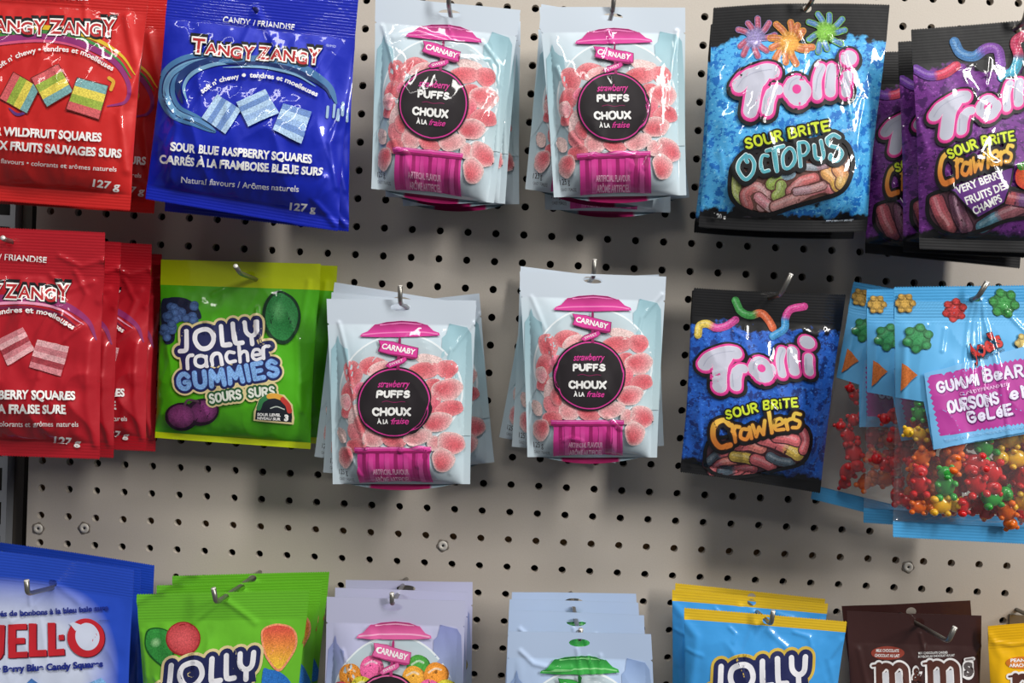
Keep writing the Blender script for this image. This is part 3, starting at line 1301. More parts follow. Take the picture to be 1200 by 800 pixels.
A.line([(-200, 345), (-100, 286), (40, 266), (170, 280), (262, 334)], 9, (226, 150, 180), taper=True)
A.line([(-200, 360), (-100, 300), (40, 280), (170, 296), (240, 340)], 10, (110, 22, 60), taper=True)
A.part('logo')
tangy_logo(A, (-194, 238), (218, 260), 40)
A.part('candy_picture', 1)
P1_, P2_, P3_ = (206, 128, 136), (226, 172, 176), (160, 60, 70)
square(A, [(-10, 384), (72, 342), (110, 412), (26, 462)], [P1_, P2_, P3_, P1_, P2_])
square(A, [(118, 380), (216, 402), (192, 496), (92, 466)], [P2_, P1_, P2_, P3_, P1_])
square(A, [(-130, 400), (-50, 370), (-20, 440), (-100, 480)], [P1_, P2_, P3_, P1_])
A.part('printed_lettering')
A.part('seal_lettering')
A.text('CANDY / FRIANDISE', [(-106, 122), (148, 142)], 19, W_, .008)
A.part('slogan_lettering')
A.text("soft n' chewy • tendres et moelleuses", [(-180, 380), (-90, 325), (40, 298), (150, 306), (230, 352)], 17, W_, .02)
A.part('flavour_lettering')
A.text('SOUR STRAWBERRY SQUARES', [(-200, 562), (235, 568)], 27, W_, .04)
A.text('CARRÉS À LA FRAISE SURE', [(-170, 606), (208, 610)], 27, W_, .04)
A.part('small_print')
A.text('Natural colours & flavours • colorants et arômes naturels', [(-260, 648), (246, 650)], 17, W_, .008)
A.part('weight_lettering')
A.text('127 g', [(170, 702), (254, 710)], 24, W_, .03)
bagG.build(rootG, [redF2, redF2, redF2])
bagG.print_art(rootG, art_st(A, bagG))
copy_thing(rootG, 'crimson foil bag of sour strawberry squares, second of four at the left edge', (-0.003, 0.031, -0.004), 0.6)
copy_thing(rootG, 'crimson foil bag of sour strawberry squares, third of four at the left edge', (0.008, 0.061, -0.003), 0.2)
copy_thing(rootG, 'crimson foil bag of sour strawberry squares, last of four against the pegboard', (0.003, 0.092, -0.009), 0.4)


# ------------------------------------------------------------------ stand-up pouches of puffs
pouchM = pouch_mat('pale_blue_pouch_film', (206, 220, 230), (176, 206, 216), (198, 212, 220))
pouchH = simple('pouch_header_film', (206, 218, 230), .3, coat=1.0)
lavM = pouch_mat('lavender_pouch_film', (190, 192, 222), (176, 180, 216), (190, 192, 222))
lavH = simple('lavender_header_film', (192, 194, 222), .3, coat=1.0)
icyM = pouch_mat('ice_blue_pouch_film', (178, 200, 232), (172, 194, 228), (190, 206, 230))
icyH = simple('ice_blue_header_film', (182, 202, 232), .3, coat=1.0)

PQ = [(609, 318), (780.5, 324), (770, 536), (618, 535.5)]


def pouch_art(kind):
    pk, dk, lt = {'pink': ((208, 56, 146), (140, 22, 88), (232, 124, 186)), 'mixed': ((220, 100, 160), (170, 50, 110), (240, 170, 205)),
                  'green': ((52, 160, 66), (24, 104, 40), (130, 206, 130))}[kind]
    teal = {'pink': (146, 186, 198), 'mixed': (134, 142, 196), 'green': (136, 162, 208)}[kind]
    a = Art(620, 340, 4.0)
    a.part('skyline_picture')
    a.poly([(-20, 560), (-20, 150), (0, 120), (10, 85), (20, 120), (40, 140), (60, 150), (70, 250), (60, 420)], teal, c2=(188, 208, 216))
    a.part('skyline_picture', new=True)
    a.poly([(485, 560), (488, 105), (505, 90), (518, 40), (530, 92), (545, 110), (550, 180), (560, 120), (585, 75), (600, 60), (618, 90), (622, 560)], teal, c2=(190, 210, 216))
    a.part('globe_jar_picture')
    a.ell(300, 350, 278, 268, 0, (214, 220, 224), (226, 234, 238), n=56)
    a.ell(300, 350, 270, 260, 0, (184, 192, 198), (184, 202, 210), n=56)
    a.part('candy_picture', 1)
    rs = random.Random(3)
    if kind == 'pink':
        R1, R2, WH = (208, 92, 102), (222, 146, 150), (226, 196, 194)
        for (x, y, rx, ry, an, c, c2) in [
            (90, 262, 44, 62, -10, R1, R2), (178, 228, 62, 42, -8, R1, R2), (75, 350, 40, 50, 5, R1, R2), (212, 246, 56, 36, -18, R2, WH), (130, 335, 34, 30, -20, (230, 110, 140), (240, 150, 170)),
            (430, 205, 62, 26, 4, (226, 200, 196), WH), (412, 255, 72, 40, 6, R1, R2), (512, 250, 46, 44, 0, R1, R2), (455, 330, 40, 40, 0, R1, R2), (512, 345, 66, 52, -12, R1, WH),
            (460, 410, 26, 55, 0, (220, 100, 120), R2), (520, 432, 58, 38, -8, R1, R2), (70, 430, 30, 45, 20, R1, R2), (104, 455, 28, 58, 12, (228, 190, 190), WH), (60, 395, 26, 40, 0, (226, 150, 160), WH),
            (110, 540, 36, 52, -30, (220, 120, 130), R2), (190, 560, 52, 50, 20, R2, WH), (280, 582, 56, 28, 0, R1, R2), (468, 492, 66, 46, -20, R1, WH), (385, 560, 66, 40, -22, R2, WH), (130, 500, 26, 44, -10, R1, R2),
            (112, 600, 46, 36, 12, R1, R2), (40, 550, 24, 40, -15, (224, 196, 190), WH), (60, 652, 38, 52, 8, R1, WH), (460, 592, 34, 36, 0, R2, WH), (525, 592, 58, 52, 25, R1, WH), (492, 668, 46, 56, -8, R1, WH)]:
            a.inc = .9
            a.part('candy_picture', 1, new=True)
            a.ell(x, y, rx, ry, an + rs.uniform(-12, 12), c, c2, off=(rs.choice([-.5, .5]) * rs.uniform(.6, 1), rs.uniform(-.5, .5)), n=22, wob=.07, seed=x)
    else:
        cs = {'mixed': [(222, 140, 50), (226, 96, 150), (206, 196, 60), (206, 70, 90), (70, 150, 60), (232, 160, 60)],
              'green': [(90, 170, 60), (150, 200, 80), (220, 200, 80), (70, 150, 60), (190, 210, 120), (230, 180, 80)]}[kind]
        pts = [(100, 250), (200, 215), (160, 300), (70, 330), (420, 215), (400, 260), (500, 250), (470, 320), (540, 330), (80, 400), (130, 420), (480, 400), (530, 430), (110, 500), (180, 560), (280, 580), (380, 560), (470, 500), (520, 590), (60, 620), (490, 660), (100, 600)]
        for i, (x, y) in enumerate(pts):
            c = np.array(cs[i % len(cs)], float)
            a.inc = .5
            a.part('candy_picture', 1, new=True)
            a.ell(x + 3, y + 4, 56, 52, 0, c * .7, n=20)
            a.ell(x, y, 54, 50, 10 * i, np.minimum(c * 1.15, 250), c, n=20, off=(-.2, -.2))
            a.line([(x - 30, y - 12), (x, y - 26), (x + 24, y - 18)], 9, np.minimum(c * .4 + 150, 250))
    a.inc = 1.0
    a.part('globe_jar_picture')
    a.poly([(115, 94), (124, 80), (150, 70), (178, 40), (230, 27), (300, 22), (368, 28), (418, 45), (448, 74), (474, 84), (478, 96), (400, 99), (300, 100), (200, 98)], pk)
    a.poly([(150, 71), (178, 41), (230, 28), (300, 23), (368, 29), (418, 46), (446, 73), (300, 66)], dk, c2=pk)
    a.line([(128, 86), (200, 80), (300, 78), (400, 80), (466, 89)], 6, lt)
    a.line([(205, 42), (300, 33), (390, 42)], 6, lt)
    # base of the jar
    a.poly([(118, 628), (436, 628), (440, 800), (112, 800)], pk)
    for x in (150, 208, 290, 372, 420):
        a.poly([(x - 9, 636), (x + 7, 636), (x + 9, 800), (x - 11, 800)], dk, c2=pk)
    for x in (178, 250, 335, 398):
        a.poly([(x - 10, 636), (x + 10, 636), (x + 11, 800), (x - 11, 800)], pk, c2=lt)
    a.poly([(108, 606), (440, 606), (440, 634), (108, 634)], dk)
    a.poly([(106, 606), (442, 606), (442, 624), (106, 624)], pk)
    a.line([(112, 611), (300, 611), (436, 611)], 5, lt)
    # round badge
    a.part('round_badge')
    a.ell(282, 400, 168, 164, 0, (26, 22, 26), n=90)
    a.layer += 1
    a.ell(282, 400, 160, 156, 0, pk, n=90)
    a.layer += 3
    a.ell(282, 400, 154, 150, 0, (40, 34, 38), (30, 25, 28), n=90)
    a.line([(228, 398), (250, 394), (282, 400), (316, 396), (334, 398)], 2.5, dk)
    # street sign
    a.part('street_sign')
    a.poly([(292, 110), (298, 98), (304, 110), (304, 250), (290, 250)], dk)
    a.poly([(200, 112), (270, 120), (292, 128), (386, 152), (382, 200), (360, 204), (250, 180), (200, 165), (210, 140)], dk)
    a.poly([(203, 114), (270, 123), (292, 131), (382, 154), (378, 196), (250, 176), (206, 162), (215, 138)], pk)
    a.poly([(238, 232), (256, 214), (330, 190), (336, 208), (322, 222), (258, 244)], dk)
    a.poly([(242, 232), (258, 218), (327, 194), (332, 208), (318, 219), (260, 240)], pk)
    a.part('street_sign/sign_lettering')
    a.text('CARNABY', [(216, 151), (368, 184)], 25, W_, .03)
    a.text('SWEET', [(260, 233), (318, 212)], 12, W_, .0)
    a.part('round_badge/badge_lettering')
    if kind == 'pink':
        a.text('strawberry', [(206, 330), (352, 330)], 32, (214, 60, 150), .015, shear=.35)
        a.word('PUFFS', [(208, 376), (350, 376)], 27, [(9.5, W_, (0, 0))], gap=3.2, jig=.5)
        a.word('CHOUX', [(190, 457), (354, 457)], 30, [(10, W_, (0, 0))], gap=3.0, jig=.5)
        a.text('À LA', [(208, 496), (260, 496)], 20, W_, .045)
        a.text('fraise', [(270, 498), (350, 498)], 28, (214, 60, 150), .015, shear=.35)
    else:
        a.word('PUFFS', [(208, 376), (350, 376)], 27, [(9.5, W_, (0, 0))], gap=3.2, jig=.5)
    a.part('printed_lettering')
    a.text('ARTIFICIAL FLAVOUR', [(186, 724), (344, 724)], 22, (246, 190, 220), .02)
    a.text('ARÔME ARTIFICIEL', [(188, 756), (342, 756)], 22, (246, 190, 220), .02)
    a.text('125 g', [(34, 730), (74, 730)], 24, (44, 44, 52), .01)
    a.text('CANDY / FRIANDISE', [(34, 756), (98, 756)], 13, (60, 60, 70))
    return a


def gusset(bag, root, col, pcol):
    """folded bottom of the pouch between the front sheet and the back sheet"""
    S = np.linspace(.04, .96, 40)
    V, C, F = [], [], []
    n = 5
    for r in range(n):
        k = r / (n - 1)
        f0 = bag.surf(S, np.full_like(S, .004), 1)
        f1 = bag.surf(S, np.full_like(S, -.035), -1)
        f1[:, 2] += .009 * np.abs(2 * S - 1) ** 2
        P = f0 * (1 - k) + f1 * k
        P[:, 1] += .0008 + .004 * math.sin(k * math.pi)
        V.append(P)
        pinkm = smooth01((S - .255) / .01) * smooth01((.725 - S) / .01)
        C.append(lin(np.array(col))[None] * (1 - pinkm[:, None]) + lin(np.array(pcol))[None] * pinkm[:, None])
    V, C = np.concatenate(V), np.concatenate(C)
    for r in range(n - 1):
        for c in range(39):
            a = r * 40 + c
            F.append((a, a + 40, a + 41, a + 1))
    mesh_obj('bottom_gusset', V, F, [M_PRINT], root, col=C)


POUCH_ST = {}


def pouch(kind, quad, depth, hole, label, group, creases=(), seed=1, T=.013, tilt=0.0, mats=None, arch=.028):
    b = Bag(quad, depth, T=T, tb=.0, tt=.865, es=.30, ms=.055, crimp=False, seed=seed, tilt=tilt, back=.35, wrinkle=.7, pinch=.012,
            creases=creases, rb=.16, rt=.6, zig=0, arch=arch, bow=0.0, notch=True)
    root = bag_root(b, hole, 'candy_pouch', label, 'candy pouch', group, hole_r=(.0085, .0031))
    if mats is None:
        mats = (pouchM, pouchH)
    b.build(root, [mats[0], mats[1], mats[0]], ('pouch_body', 'header', 'foot'))
    if kind not in POUCH_ST:
        ref = Bag(PQ, .062, T=.013, tb=.0, tt=.865, es=.30, ms=.055, crimp=False, seed=5, back=.35, wrinkle=0, pinch=.012,
                  rb=.16, rt=.6, zig=0, arch=.028)
        POUCH_ST[kind] = art_st(pouch_art(kind), ref)
    b.print_art(root, POUCH_ST[kind])
    gc = {'pink': ((150, 170, 180), (158, 30, 92)), 'mixed': ((150, 150, 180), (150, 50, 100)), 'green': ((150, 160, 190), (30, 110, 50))}[kind]
    gusset(b, root, *gc)
    return b, root


gp = 'pink strawberry puff pouches'
J_cr = [([(623, 348), (640, 390), (650, 425), (652, 455), (650, 470)], .8, 1.5), ([(775, 345), (752, 372), (745, 400)], 1.0, 1.3), ([(710, 486), (722, 500), (735, 503)], 1.0, 1.2),
        ([(660, 515), (668, 512), (680, 516)], .8, 1.2)]
bJ, rJ = pouch('pink', PQ, .074, (696, 327.5), 'pale pouch of pink strawberry puffs, front one, centre of the middle row', gp, J_cr, 5)
copy_thing(rJ, 'pale puff pouch tilted furthest left behind the front one, centre of middle row', (0.006, 0.057, -0.007), 12.5)
copy_thing(rJ, 'pale pouch of pink strawberry puffs, second behind the middle row centre, leaning left', (0, 0.019, 0), 5.2)
copy_thing(rJ, 'pale pouch of pink strawberry puffs, last behind the middle row centre, leaning right', (0.001, 0.038, -0.001), -4.6)

I_cr = [([(397, 378), (408, 420), (420, 480), (432, 522)], 1.1, 1.3), ([(555, 378), (530, 410), (520, 450), (500, 488), (474, 518), (472, 526)], 1.1, 1.3), ([(478, 518), (505, 525), (492, 545)], 1.0, 1.3),
        ([(535, 430), (541, 500), (528, 555)], .9, 1.3), ([(402, 510), (415, 535), (425, 556)], 1.0, 1.3)]
bI, rI = pouch('pink', [(382.5, 350), (558, 352), (551, 567), (390, 567)], .072, (470, 360), 'pale pouch of pink strawberry puffs, front one beside the lime green bag', gp, I_cr, 6)
copy_thing(rI, 'pale pouch of pink strawberry puffs, second in the stack beside the lime green bag', (-0.001, 0.019, 0.001), 4.6)
copy_thing(rI, 'pale pouch of pink strawberry puffs, swung left in the stack beside the lime green bag', (-0.004, 0.038, 0.006), 8.5)
copy_thing(rI, 'pale puff pouch swung right, last in the stack beside the lime green bag', (0.001, 0.057, 0), -7)

C_cr = [([(462, 45), (490, 38), (530, 52)], .9, 2), ([(540, 70), (575, 72), (585, 100), (560, 140), (548, 190)], .8, 1.5), ([(452, 120), (465, 122), (458, 130)], .8, 1.2), ([(462, 165), (466, 178), (480, 185)], .9, 1.3),
        ([(448, 30), (465, 90), (452, 160)], .9, 1.4), ([(524, 20), (530, 45)], .7, 1.5), ([(566, 50), (586, 78), (582, 180)], .9, 1.4)]
bC, rC = pouch('pink', [(440, -5), (610, 12), (579, 238), (435, 221)], .074, (527, 16), 'pale pouch of pink strawberry puffs, front one, top row right of the blue bag', gp, C_cr, 7)
copy_thing(rC, 'pale pouch of pink strawberry puffs, second of three, top row right of the blue bag', (0.0, 0.021, 0), -3.3)
copy_thing(rC, 'pale pouch of pink strawberry puffs, last of three, top row right of the blue bag', (0.001, 0.043, -0.001), -7.5)

D_cr = [([(712, 38), (716, 52), (704, 80)], .9, 1.5), ([(760, 108), (750, 150), (746, 180), (736, 206)], .8, 1.5), ([(652, 80), (660, 105), (658, 130), (668, 160), (680, 175)], 1.0, 1.3), ([(793, 36), (786, 90), (782, 130)], 1.1, 1.3),
        ([(770, 152), (775, 170), (756, 192), (752, 202)], .9, 1.2), ([(690, 190), (700, 180), (740, 188)], .8, 1.4)]
bD, rD = pouch('pink', [(632, 8), (803, 9), (804, 229), (649, 231)], .074, (717, 20), 'pale pouch of pink strawberry puffs, front one, top row beside the octopus bag', gp, D_cr, 8)
copy_thing(rD, 'pale pouch of pink strawberry puffs, second, top row beside the octopus bag, leaning left', (0, 0.019, 0), 9.5)
copy_thing(rD, 'pale pouch of pink strawberry puffs, third, top row beside the octopus bag, low corner showing', (0, 0.038, -0.007), 2.2)
copy_thing(rD, 'pale pouch of pink strawberry puffs, last, top row beside the octopus bag, leaning right', (0.001, 0.057, 0), -5.5)

O_cr = [([(402, 760), (412, 785), (418, 800)], .9, 1.4)]
gm = 'lavender mixed candy pouches'
bO, rO = pouch('mixed', [(383, 699), (545, 704), (542, 925), (376, 925)], .085, (460, 711), 'lavender pouch of mixed candies, front one at the bottom edge', gm, O_cr, 21, mats=(lavM, lavH))
copy_thing(rO, 'lavender pouch of mixed candies, second of three at the bottom edge', (0.001, 0.026, -0.0015), 0.2)
copy_thing(rO, 'lavender pouch of mixed candies, last of three at the bottom edge, highest corners', (0.003, 0.06, -0.005), -0.8)

P_cr = [([(610, 762), (625, 776), (650, 782), (668, 780)], 1.2, 1.6), ([(690, 770), (695, 790), (700, 800)], 1.0, 1.4), ([(676, 760), (682, 800)], .9, 1.3), ([(704, 768), (702, 800)], .9, 1.3)]
gg = 'ice blue pouches with green lids'
bP, rP = pouch('green', [(596, 739), (763, 743), (776, 970), (585, 965)], .128, (679, 753), 'ice blue pouch with green jar lid, front one at the bottom edge', gg, P_cr, 22, mats=(icyM, icyH))
copy_thing(rP, 'ice blue pouch with green jar lid, second of four at the bottom edge', (0, 0.036, 0.002), 1.0)
copy_thing(rP, 'ice blue pouch with green jar lid, third of four at the bottom edge', (0, 0.066, 0.001), 0.4)
copy_thing(rP, 'ice blue pouch with green jar lid, last of four at the bottom edge', (0.002, 0.092, -0.001), -0.4)


# ------------------------------------------------------------------ splatter bags: octopus, berry crawlers, blue crawlers
octM = splat_mat('sky_blue_splatter_film', (76, 172, 230), (22, 112, 196), (124, 202, 242))
purM = splat_mat('purple_splatter_film', (112, 44, 134), (70, 20, 92), (150, 78, 170), top=.80)
bluM = splat_mat('royal_blue_splatter_film', (32, 92, 190), (16, 48, 120), (64, 130, 222), top=.80)
PINKL, GREYL = (218, 60, 146), (190, 192, 208)

TROLLI = [([(112, 432), (165, 375), (250, 335), (330, 312), (385, 318)], 128, True), ([(300, 350), (240, 450), (205, 640)], 128, True),
          ([(372, 500), (352, 560), (342, 635)], 104, True), ([(372, 500), (400, 470), (432, 468)], 92, True),
          ([(582, 440), (592, 475), (595, 510)], 190, True), ([(560, 470), (592, 478), (620, 480)], 184, True),
          ([(788, 288), (754, 390), (755, 515)], 82, True), ([(874, 292), (862, 390), (862, 485)], 96, True),
          ([(1004, 350), (992, 420), (988, 490)], 84, True), ([(1012, 205), (1018, 207)], 134, False)]


def trolli_logo(a):
    a.part('logo')
    a.strokes(TROLLI, [(88, K_, (0, 16)), (70, K_, (0, 0)), (34, (196, 44, 126), (0, 10)), (30, PINKL, (0, 0)), (-5, (240, 190, 218), (0, 0)), (-15, GREYL, (0, 0))])
    a.ell(585, 462, 36, 38, 0, PINKL)
    a.part('logo')
    for P in ([(100, 445), (160, 365), (260, 320), (380, 300)], [(330, 520), (320, 640)], [(520, 470), (540, 400), (590, 372)], [(740, 480), (760, 360), (800, 280)], [(825, 450), (838, 330), (860, 268)], [(965, 470), (975, 360)]):
        a.line(P, 5, (166, 170, 190))


def sour_brite(a, p0, p1, p2, p3, h):
    a.part('flavour_name')
    lime = (204, 222, 50)
    for wd, p in (('SOUR', (p0, p1)), ('BRiTE', (p2, p3))):
        a.word(wd, p, h, [(h * .62, K_, (0, 0)), (h * .25, lime, (0, 0))], gap=3.4, jig=.5)


def worm(a, P, wd, c1, c2, dark=None):
    """gummy worm: two colours along its length, printed with a paler ridge"""
    Q = catmull(P, 6)
    n = len(Q)
    k = smooth01((np.linspace(0, 1, n) - .42) / .16)[:, None]
    C = np.asarray(c1, float) * (1 - k) + np.asarray(c2, float) * k

    def cf(m):
        return lambda R: np.array([C[np.argmin(((Q - r) ** 2).sum(1))] for r in R]) * m[0] + m[1]
    if dark is None:
        a.pt = (a.pt[0], a.k + 1)
        a.k += 1
    a.inc = .4
    if dark is not None:
        a.ribbon([Q], wd * 1.22, dark)
    a.ribbon([Q], wd, c1, cols=[cf((.86, 0))])
    a.ribbon([Q + np.array([-wd * .08, -wd * .10])], wd * .62, c1, cols=[cf((1.0, 0))])
    a.ribbon([Q + np.array([-wd * .12, -wd * .16])], wd * .25, c1, cols=[cf((.75, 60))])
    a.inc = 1.0


# --- octopus
E_cr = [([(920, 52), (905, 95), (884, 150), (880, 158)], .9, 1.1), ([(972, 44), (980, 92), (992, 140)], 1.1, 1.2), ([(985, 50), (988, 95), (995, 110), (990, 138)], 1.0, 1.2), ([(850, 110), (868, 80), (882, 66)], .9, 1.2), ([(840, 180), (846, 220), (836, 255)], 1.0, 2),
        ([(1010, 120), (1000, 170), (1004, 220)], .9, 1.6), ([(935, 40), (942, 60), (938, 80)], .8, 1.2)]
bagE = Bag([(836, 10), (1043, 6), (1016, 270), (819, 265)], .072, T=.016, tt=.845, tb=.05, seed=31, creases=E_cr, bow=.012)
rootE = bag_root(bagE, (946, 10), 'candy_bag', 'sky blue and black bag of sour gummy octopus, front one, top row', 'candy bag', 'sky blue octopus candy bags')
A = Art(810, 0, 2.858)
A.part('candy_picture', 1)


def octo(cx, cy, r, c, tip, seed, n=9):
    rs = random.Random(seed)
    A.part('candy_picture', 1, new=True)
    lay = A.layer
    kk = A.k
    for k in range(n):
        an = 2 * math.pi * k / n + rs.uniform(-.2, .2)
        L = r * rs.uniform(.85, 1.1)
        dx, dy = math.cos(an), math.sin(an)
        P = [(cx, cy), (cx + dx * L * .55 - dy * r * .08, cy + dy * L * .55 + dx * r * .08), (cx + dx * L, cy + dy * L)]
        A.layer = lay
        worm(A, P, r * .27, c, tip, dark=c)
    A.part('candy_picture', 1)
    A.pt = ('candy_picture', kk)
    A.ell(cx, cy, r * .42, r * .38, 0, np.minimum(np.array(c) * 1.1 + 10, 255), c)


octo(212, 128, 64, (140, 128, 178), (186, 90, 120), 1)
octo(330, 145, 70, (214, 150, 60), (206, 116, 70), 2, 11)
octo(448, 108, 66, (120, 180, 66), (84, 136, 190), 3)
A.part('candy_window', 0)
win = [(150, 540), (240, 500), (400, 470), (500, 470), (535, 520), (532, 585), (500, 640), (430, 665), (340, 690), (260, 715), (200, 708), (145, 675), (128, 620)]
A.poly(win, K_, smooth=True)
wc_ = np.mean(win, 0)
A.poly(wc_ + (np.array(win) - wc_) * np.array([.955, .93]), (120, 84, 76), smooth=True)
A.part('candy_window', 1)
for P, wd, c1, c2 in [([(150, 600), (150, 650), (170, 670)], 36, (176, 186, 110), (180, 196, 120)), ([(190, 690), (180, 650), (215, 625), (250, 650), (235, 690)], 34, (206, 120, 120), (220, 170, 170)),
                      ([(225, 660), (255, 685), (270, 695)], 34, (222, 150, 160), (226, 190, 190)), ([(268, 615), (300, 590), (330, 580)], 40, (170, 196, 100), (150, 180, 200)), ([(285, 655), (298, 640), (300, 620)], 36, (180, 200, 110), (170, 190, 110)),
                      ([(335, 640), (370, 610), (410, 598)], 38, (206, 130, 130), (216, 120, 120)), ([(280, 690), (330, 670), (390, 640), (440, 625), (465, 630)], 36, (222, 160, 156), (216, 130, 136)), ([(350, 640), (400, 632), (440, 620)], 26, (200, 160, 170), (222, 170, 170)),
                      ([(455, 580), (480, 600), (490, 620)], 46, (222, 166, 100), (222, 176, 90)), ([(490, 570), (505, 590), (500, 615)], 40, (226, 160, 110), (222, 180, 110)), ([(380, 560), (420, 560), (450, 552)], 24, (150, 160, 170), (170, 140, 150))]:
    worm(A, P, wd, c1, c2, dark=(104, 66, 60))
A.part('candy_window', 0)
A.line(win + win[:1], 15, K_)
A.part('logo')
A.frame(850, 40, 7.06)
trolli_logo(A)
A.frame(850, 140, 6.956)
A.part('flavour_name')
oct_ = [([(165, 290), (110, 350), (100, 420), (160, 490), (220, 440), (230, 360), (190, 300), (165, 330), (175, 350)], 34, True), ([(345, 300), (300, 300), (285, 360), (300, 425), (350, 420)], 30, True),
        ([(335, 258), (465, 222)], 36, False), ([(392, 250), (412, 420)], 36, False), ([(510, 240), (460, 300), (470, 390), (520, 395), (560, 330), (548, 260), (510, 240)], 32, True),
        ([(590, 200), (605, 385)], 36, False), ([(590, 195), (650, 195), (668, 245), (640, 290), (605, 295)], 30, True), ([(715, 215), (730, 310), (770, 325), (790, 290), (770, 180)], 34, True),
        ([(915, 150), (870, 130), (820, 165), (840, 215), (910, 240), (940, 285), (900, 340), (850, 325), (850, 295)], 36, True)]
A.strokes(oct_, [(64, K_, (0, 4)), (0, (214, 236, 240), (0, 0))])
A.strokes([(P, wd * .78, sm) for P, wd, sm in oct_], [(0, (84, 166, 180), (1, 3))])
sour_brite(A, (172, 236), (455, 170), (520, 158), (836, 92), 76)
A.frame(810, 0, 2.858)
A.part('printed_lettering')
A.poly([(64, 704), (118, 704), (118, 732), (64, 732)], K_)
A.text('120 g', [(76, 727), (114, 729)], 17, W_, .03)
A.text('SOUR GUMMY CANDY', [(448, 742), (540, 737)], 9, (190, 200, 210), .02)
A.text('®/MD', [(540, 330), (580, 328)], 9, (210, 220, 230))
A.text('®/MD', [(500, 448), (542, 440)], 12, (190, 210, 220))
bagE.ca = .00004
bagE.build(rootE, [octM, octM, octM])
bagE.print_art(rootE, art_st(A, bagE))
copy_thing(rootE, 'sky blue and black bag of sour gummy octopus, behind its twin, left edge showing', (0.006, 0.034, -0.002), 0.8)

# --- blue crawlers
K_cr = [([(860, 388), (872, 395), (874, 382)], .9, 1.2), ([(818, 440), (830, 436), (845, 432), (840, 440), (825, 445)], .6, 1.6), ([(925, 388), (940, 385), (955, 392), (965, 385)], .9, 1.3), ([(958, 392), (970, 388), (975, 396)], .9, 1.2),
        ([(895, 470), (902, 480), (900, 490)], .8, 1.2), ([(960, 420), (955, 480), (950, 530)], 1.0, 2), ([(815, 470), (818, 520), (808, 545)], 1.0, 2), ([(905, 345), (880, 372)], .9, 2)]
bagK = Bag([(813, 338), (991, 346), (961, 577), (797, 552)], .055, T=.015, tt=.845, tb=.05, seed=33, creases=K_cr, bow=-.004)
rootK = bag_root(bagK, (904, 348), 'candy_bag', 'royal blue and black bag of sour gummy worms, front one, middle row', 'candy bag', 'royal blue worm candy bags')
A = Art(790, 310, 2.859)
A.part('candy_picture', 1)
worm(A, [(80, 235), (85, 205), (110, 198), (140, 212), (175, 205), (205, 185)], 26, (222, 196, 90), (206, 70, 150))
worm(A, [(205, 120), (222, 155), (255, 170), (290, 162), (315, 185), (330, 212)], 26, (70, 160, 80), (226, 110, 70))
worm(A, [(435, 140), (390, 150), (372, 180), (368, 215), (330, 240)], 26, (216, 70, 150), (60, 150, 210))
A.part('candy_window', 0)
win = [(118, 590), (200, 570), (330, 540), (425, 535), (455, 570), (450, 620), (420, 665), (340, 685), (260, 705), (180, 710), (120, 690), (102, 645)]
A.poly(win, K_, smooth=True)
wc_ = np.mean(win, 0)
A.poly(wc_ + (np.array(win) - wc_) * np.array([.955, .92]), (88, 58, 66), smooth=True)
A.part('candy_window', 1)
PK, YL, GB, SAL = (216, 110, 116), (206, 176, 84), (92, 108, 122), (222, 130, 120)
for P, wd, c1, c2 in [([(115, 665), (150, 635), (190, 630)], 36, GB, PK), ([(210, 605), (250, 600), (290, 612)], 40, PK, SAL), ([(130, 690), (160, 665), (195, 658)], 34, PK, SAL), ([(160, 690), (200, 688), (262, 682)], 34, GB, PK), ([(200, 640), (240, 645), (262, 652)], 34, YL, YL),
                      ([(270, 650), (300, 660), (325, 672)], 36, PK, PK), ([(320, 640), (350, 655), (390, 662)], 30, GB, GB), ([(290, 580), (340, 595), (400, 625), (412, 635)], 40, PK, YL), ([(340, 575), (380, 580), (410, 590)], 36, PK, PK), ([(430, 560), (440, 590), (430, 620)], 30, (170, 80, 90), PK)]:
    worm(A, P, wd, c1, c2, dark=(70, 40, 46))
A.part('candy_window', 0)
A.line(win + win[:1], 12, K_)
A.affine([(190, 700), (85, 440), (1015, 205)], [(842.2, 460), (822.5, 428), (945.2, 401)])
trolli_logo(A)
A.frame(820, 380, 4.0)


def crawlers(a):
    a.part('flavour_name')
    cr = [([(140, 470), (110, 448), (70, 470), (65, 530), (95, 570), (140, 560)], 24, True), ([(150, 470), (165, 545)], 18, False), ([(152, 500), (165, 478), (182, 478)], 18, True), ([(225, 490), (195, 490), (188, 525), (215, 535), (232, 505)], 17, True), ([(230, 480), (240, 530)], 17, False),
          ([(245, 470), (262, 522), (275, 480), (295, 512), (302, 450)], 17, False), ([(320, 405), (335, 505)], 18, False), ([(350, 475), (385, 460), (375, 440), (350, 450), (352, 490), (390, 490)], 16, True), ([(398, 445), (408, 490)], 17, False), ([(400, 460), (412, 445), (428, 440)], 17, True), ([(465, 420), (440, 415), (435, 440), (462, 455), (455, 480), (430, 482)], 16, True)]
    a.strokes(cr, [(34, K_, (0, 3)), (9, (70, 36, 14), (0, 0))])
    lay = a.layer
    for P, wd, sm in cr:
        a.layer = lay
        Q = catmull(P, 6) if sm else resample(P, 10)
        y0, y1 = 415, 560
        a.ribbon([Q], wd, (230, 180, 70), cols=[lambda R: np.array([230, 196, 80.]) * (1 - np.clip((R[:, 1:2] - 430) / 120, 0, 1)) + np.array([216, 124, 50.]) * np.clip((R[:, 1:2] - 430) / 120, 0, 1)])
    a.layer = lay + 1


crawlers(A)
sour_brite(A, (128, 440), (268, 406), (298, 398), (452, 384), 38)
bagK.ca = .00004
bagK.build(rootK, [bluM, bluM, bluM])
bagK.print_art(rootK, art_st(A, bagK))
copy_thing(rootK, 'royal blue and black bag of sour gummy worms, behind its twin, thin edge showing', (0.005, 0.03, 0), -0.8)

